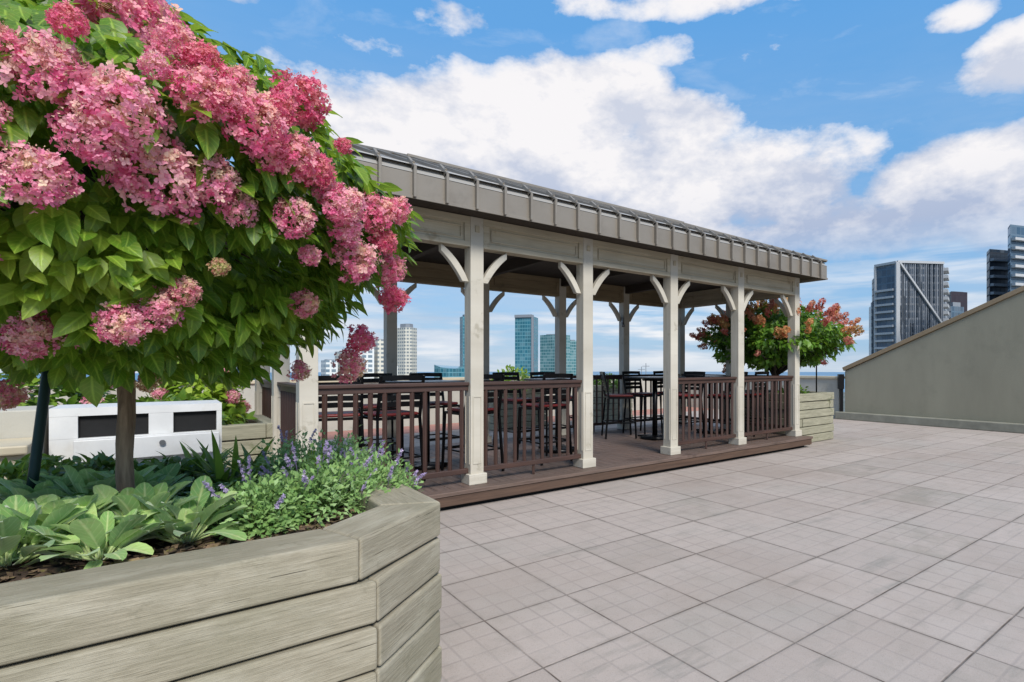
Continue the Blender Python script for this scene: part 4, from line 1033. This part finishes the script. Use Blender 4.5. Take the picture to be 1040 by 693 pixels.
# pale blocks behind the hydrangea
blk = [(326, 343, 366, 'white', 'pale low block at the left end of the pavilion skyline'), (340, 362, 357, 'cream', 'cream block partly behind the lowest pink flower heads'), (356, 380, 352, 'white', 'white gridded block left of the first rear post'),
       (377, 399, 345, 'cream', 'tallest of the pale blocks, right behind the first rear post'), (388, 404, 372, 'white', 'low wide pale block beside the cream tower'), (222, 246, 374, 'slate', 'bluish block left of the hydrangea bush'), (250, 272, 378, 'slate', 'second bluish block above the left parapet wall'),
       (186, 210, 372, 'white', 'pale block seen under the hydrangea crown')]
for i, (a, b, t_, mt, lb) in enumerate(blk):
    simple_tower('apartment_block', lb, plan4(a, a + (b - a) * .3, b, 360 + i * 9, 10, 5), ztop(t_, 360 + i * 9), mt, cat='building', group='pale blocks on the left skyline', parapet=.6)
for px, t_, d, lb in [(656, 369, 900, 'distant grey mast with crossarm on the horizon, right of the other'), (651.5, 372.5, 900, 'thinner distant grey mast on the horizon')]:
    p = at(px, d, 0); q = MB(); z = ztop(t_, d); q.bar((p.x, p.y, ZG), (p.x, p.y, z), 1.2, 1.2); v = Vector((Ss, -Cc, 0)) * 6
    q.bar(Vector((p.x, p.y, z - 5)) - v, Vector((p.x, p.y, z - 5)) + v, .9, .9); tag(q.build('mast', M['grey_slab']), lb, 'mast', 'masts on the horizon')

# ------------------------------------------------------------------ sun and sky
EXPO = 0.5
SUN_EL, SUN_AZ = radians(42), radians(-101)      # azimuth measured in the xy plane from +X
sd = Vector((cos(SUN_AZ) * cos(SUN_EL), sin(SUN_AZ) * cos(SUN_EL), sin(SUN_EL)))
sl = bpy.data.lights.new('sun', 'SUN'); sl.energy = 3.0; sl.angle = radians(18); sl.color = (1, .95, .88)
so = bpy.data.objects.new('sun', sl); COL.objects.link(so); so.rotation_euler = sd.to_track_quat('Z', 'Y').to_euler()
world = bpy.data.worlds.new('World'); scene.world = world; world.use_nodes = True
class WT(NT):
    def __init__(s): s.t = world.node_tree; s.n = s.t.nodes; s.l = s.t.links
w = WT(); bg = w.n['Background']
sky = w.new('ShaderNodeTexSky'); sky.sky_type = 'NISHITA'; sky.sun_disc = False; sky.sun_elevation = SUN_EL; sky.sun_rotation = pi / 2 - SUN_AZ; sky.air_density = 1.0; sky.dust_density = .6; sky.ozone_density = 1.5
tcg = w.new('ShaderNodeTexCoord').outputs['Generated']
sp = w.new('ShaderNodeSeparateXYZ'); w.link(tcg, sp.inputs[0]); X_, Y_, Z_ = sp.outputs
azn = w.math('ARCTAN2', Y_, X_); Aaz = w.math('MULTIPLY', w.math('SUBTRACT', azn, TH), -1.0)
hyp = w.math('SQRT', w.math('ADD', w.math('MULTIPLY', X_, X_), w.math('MULTIPLY', Y_, Y_)))
Tel = w.math('DIVIDE', Z_, w.math('MAXIMUM', hyp, .02))
def cvec(stretch, off=(0, 0, 0)):
    c_ = w.new('ShaderNodeCombineXYZ'); w.link(X_, c_.inputs[0]); w.link(Y_, c_.inputs[1]); w.link(w.math('MULTIPLY', Z_, stretch), c_.inputs[2])
    a_ = w.new('ShaderNodeVectorMath', operation='ADD'); w.link(c_.outputs[0], a_.inputs[0]); a_.inputs[1].default_value = off; return a_.outputs[0]
def blob(px, py, rx, ry, amp):
    A_ = atan((px - CX) / F); T_ = (HZ - py) / F * cos(A_); ra = rx / F * cos(A_) ** 2; rt_ = ry / F * cos(A_)
    u = w.math('DIVIDE', w.math('SUBTRACT', Aaz, A_), ra); v = w.math('DIVIDE', w.math('SUBTRACT', Tel, T_), rt_)
    return w.math('SUBTRACT', amp, w.math('ADD', w.math('MULTIPLY', u, u), w.math('MULTIPLY', v, v)))
blobs = [(480, 150, 190, 78, 1.0), (585, 105, 110, 52, .9), (690, 130, 70, 44, .8), (620, 190, 240, 60, 1.0), (790, 200, 75, 52, .9), (840, 235, 160, 36, .9), (975, 190, 110, 52, 1.0), (1110, 190, 160, 80, 1.0), (1030, 62, 70, 46, .45), (975, 16, 50, 24, .25), (250, 0, 110, 30, .2), (460, 14, 100, 34, .15), (720, 0, 150, 26, .4), (600, 6, 70, 24, .15), (385, 48, 80, 36, .05), (290, 58, 80, 34, .05), (672, 52, 50, 34, .0), (775, 50, 60, 26, -.05), (-300, 100, 300, 120, .7)]
bm = None
for b_ in blobs:
    v = blob(*b_); v = w.math('MAXIMUM', v, -1.0); bm = v if bm is None else w.math('MAXIMUM', bm, v)
def fbm(off): return w.noise(cvec(1.8, off), 4.2, 12, .6, .0)
n0 = fbm((3, 1, 0)); n1 = fbm((3 + sd.x * .05, 1 + sd.y * .05, .12))
dens = w.math('ADD', w.math('MULTIPLY', bm, .55), w.math('MULTIPLY', w.math('SUBTRACT', n0, .5), 2.0))
cum = w.mapr(dens, -.12, .22); cum = w.math('MULTIPLY', cum, w.math('SUBTRACT', 2.0, cum))
light = w.mapr(w.math('SUBTRACT', n0, n1), -.10, .10, 0, 1)
thick = w.mapr(dens, .1, .75)
# position inside bank: tops lit, bases lilac
basef = w.mapr(Tel, .20, .42, 0, 1)
lit = w.math('ADD', w.math('MULTIPLY', light, .75), w.math('MULTIPLY', basef, .42), clamp=True)
ccol = w.mix(lit, lin((168, 184, 214)), lin((248, 246, 248)))
# low streaks
ns = w.noise(cvec(14.0, (1, 5, 0)), 2.6, 6, .55, .3); ns2 = w.noise(cvec(7.0, (7, 2, 3)), 3.0, 6, .55)
low = w.mapr(Tel, .05, .26, 1, 0)
streak = w.math('MULTIPLY', w.mapr(w.math('ADD', w.math('MULTIPLY', ns, .6), w.math('MULTIPLY', ns2, .4)), .45, .54), low)
scol = w.mix(w.mapr(ns2, .35, .6), lin((180, 202, 226)), lin((244, 246, 250)))
midv = w.mapr(w.noise(cvec(5.0, (2, 2, 9)), 2.2, 6, .6), .35, .6, 0.15, .85)
veil = w.math('MULTIPLY', midv, w.mapr(Tel, .08, .62, .95, 0.0))
K_ = 10.0 / 2 ** EXPO
def up_(c_): s_ = w.new('ShaderNodeVectorMath', operation='SCALE'); w.setin(s_.inputs[0], c_); s_.inputs[3].default_value = K_; return s_.outputs[0]
blue = w.mix(.72, sky.outputs[0], up_(w.mix(w.mapr(Tel, .05, .6), lin((104, 172, 226)), lin((100, 176, 244)))))
c0 = w.mix(w.math('MULTIPLY', veil, .62), blue, up_(lin((196, 212, 232))))
c1 = w.mix(streak, c0, up_(scol))
wis = w.math('MULTIPLY', w.mapr(w.noise(cvec(3.0, (4, 8, 1)), 5.0, 10, .62, .4), .55, .8, 0, .45), w.mapr(Tel, .3, .45))
c1 = w.mix(wis, c1, up_(lin((226, 234, 246))))
c2 = w.mix(w.math('MULTIPLY', cum, w.mapr(Tel, .14, .24, .0, 1)), c1, up_(ccol))
hz = w.mapr(Tel, -.01, .035, 1, 0)
c3 = w.mix(w.math('MULTIPLY', hz, .8), c2, up_(lin((206, 218, 230))))
over = w.mapr(Tel, 1.0, 1.9, 0, .85)  # bright overcast added overhead, out of view, as fill light
c3 = w.mix(over, c3, up_(lin((232, 232, 236))))
w.link(c3, bg.inputs[0]); bg.inputs[1].default_value = .1

vs = scene.view_settings; vs.view_transform = 'Standard'; vs.look = 'None'; vs.exposure = EXPO; vs.gamma = 1
scene.render.engine = 'CYCLES'
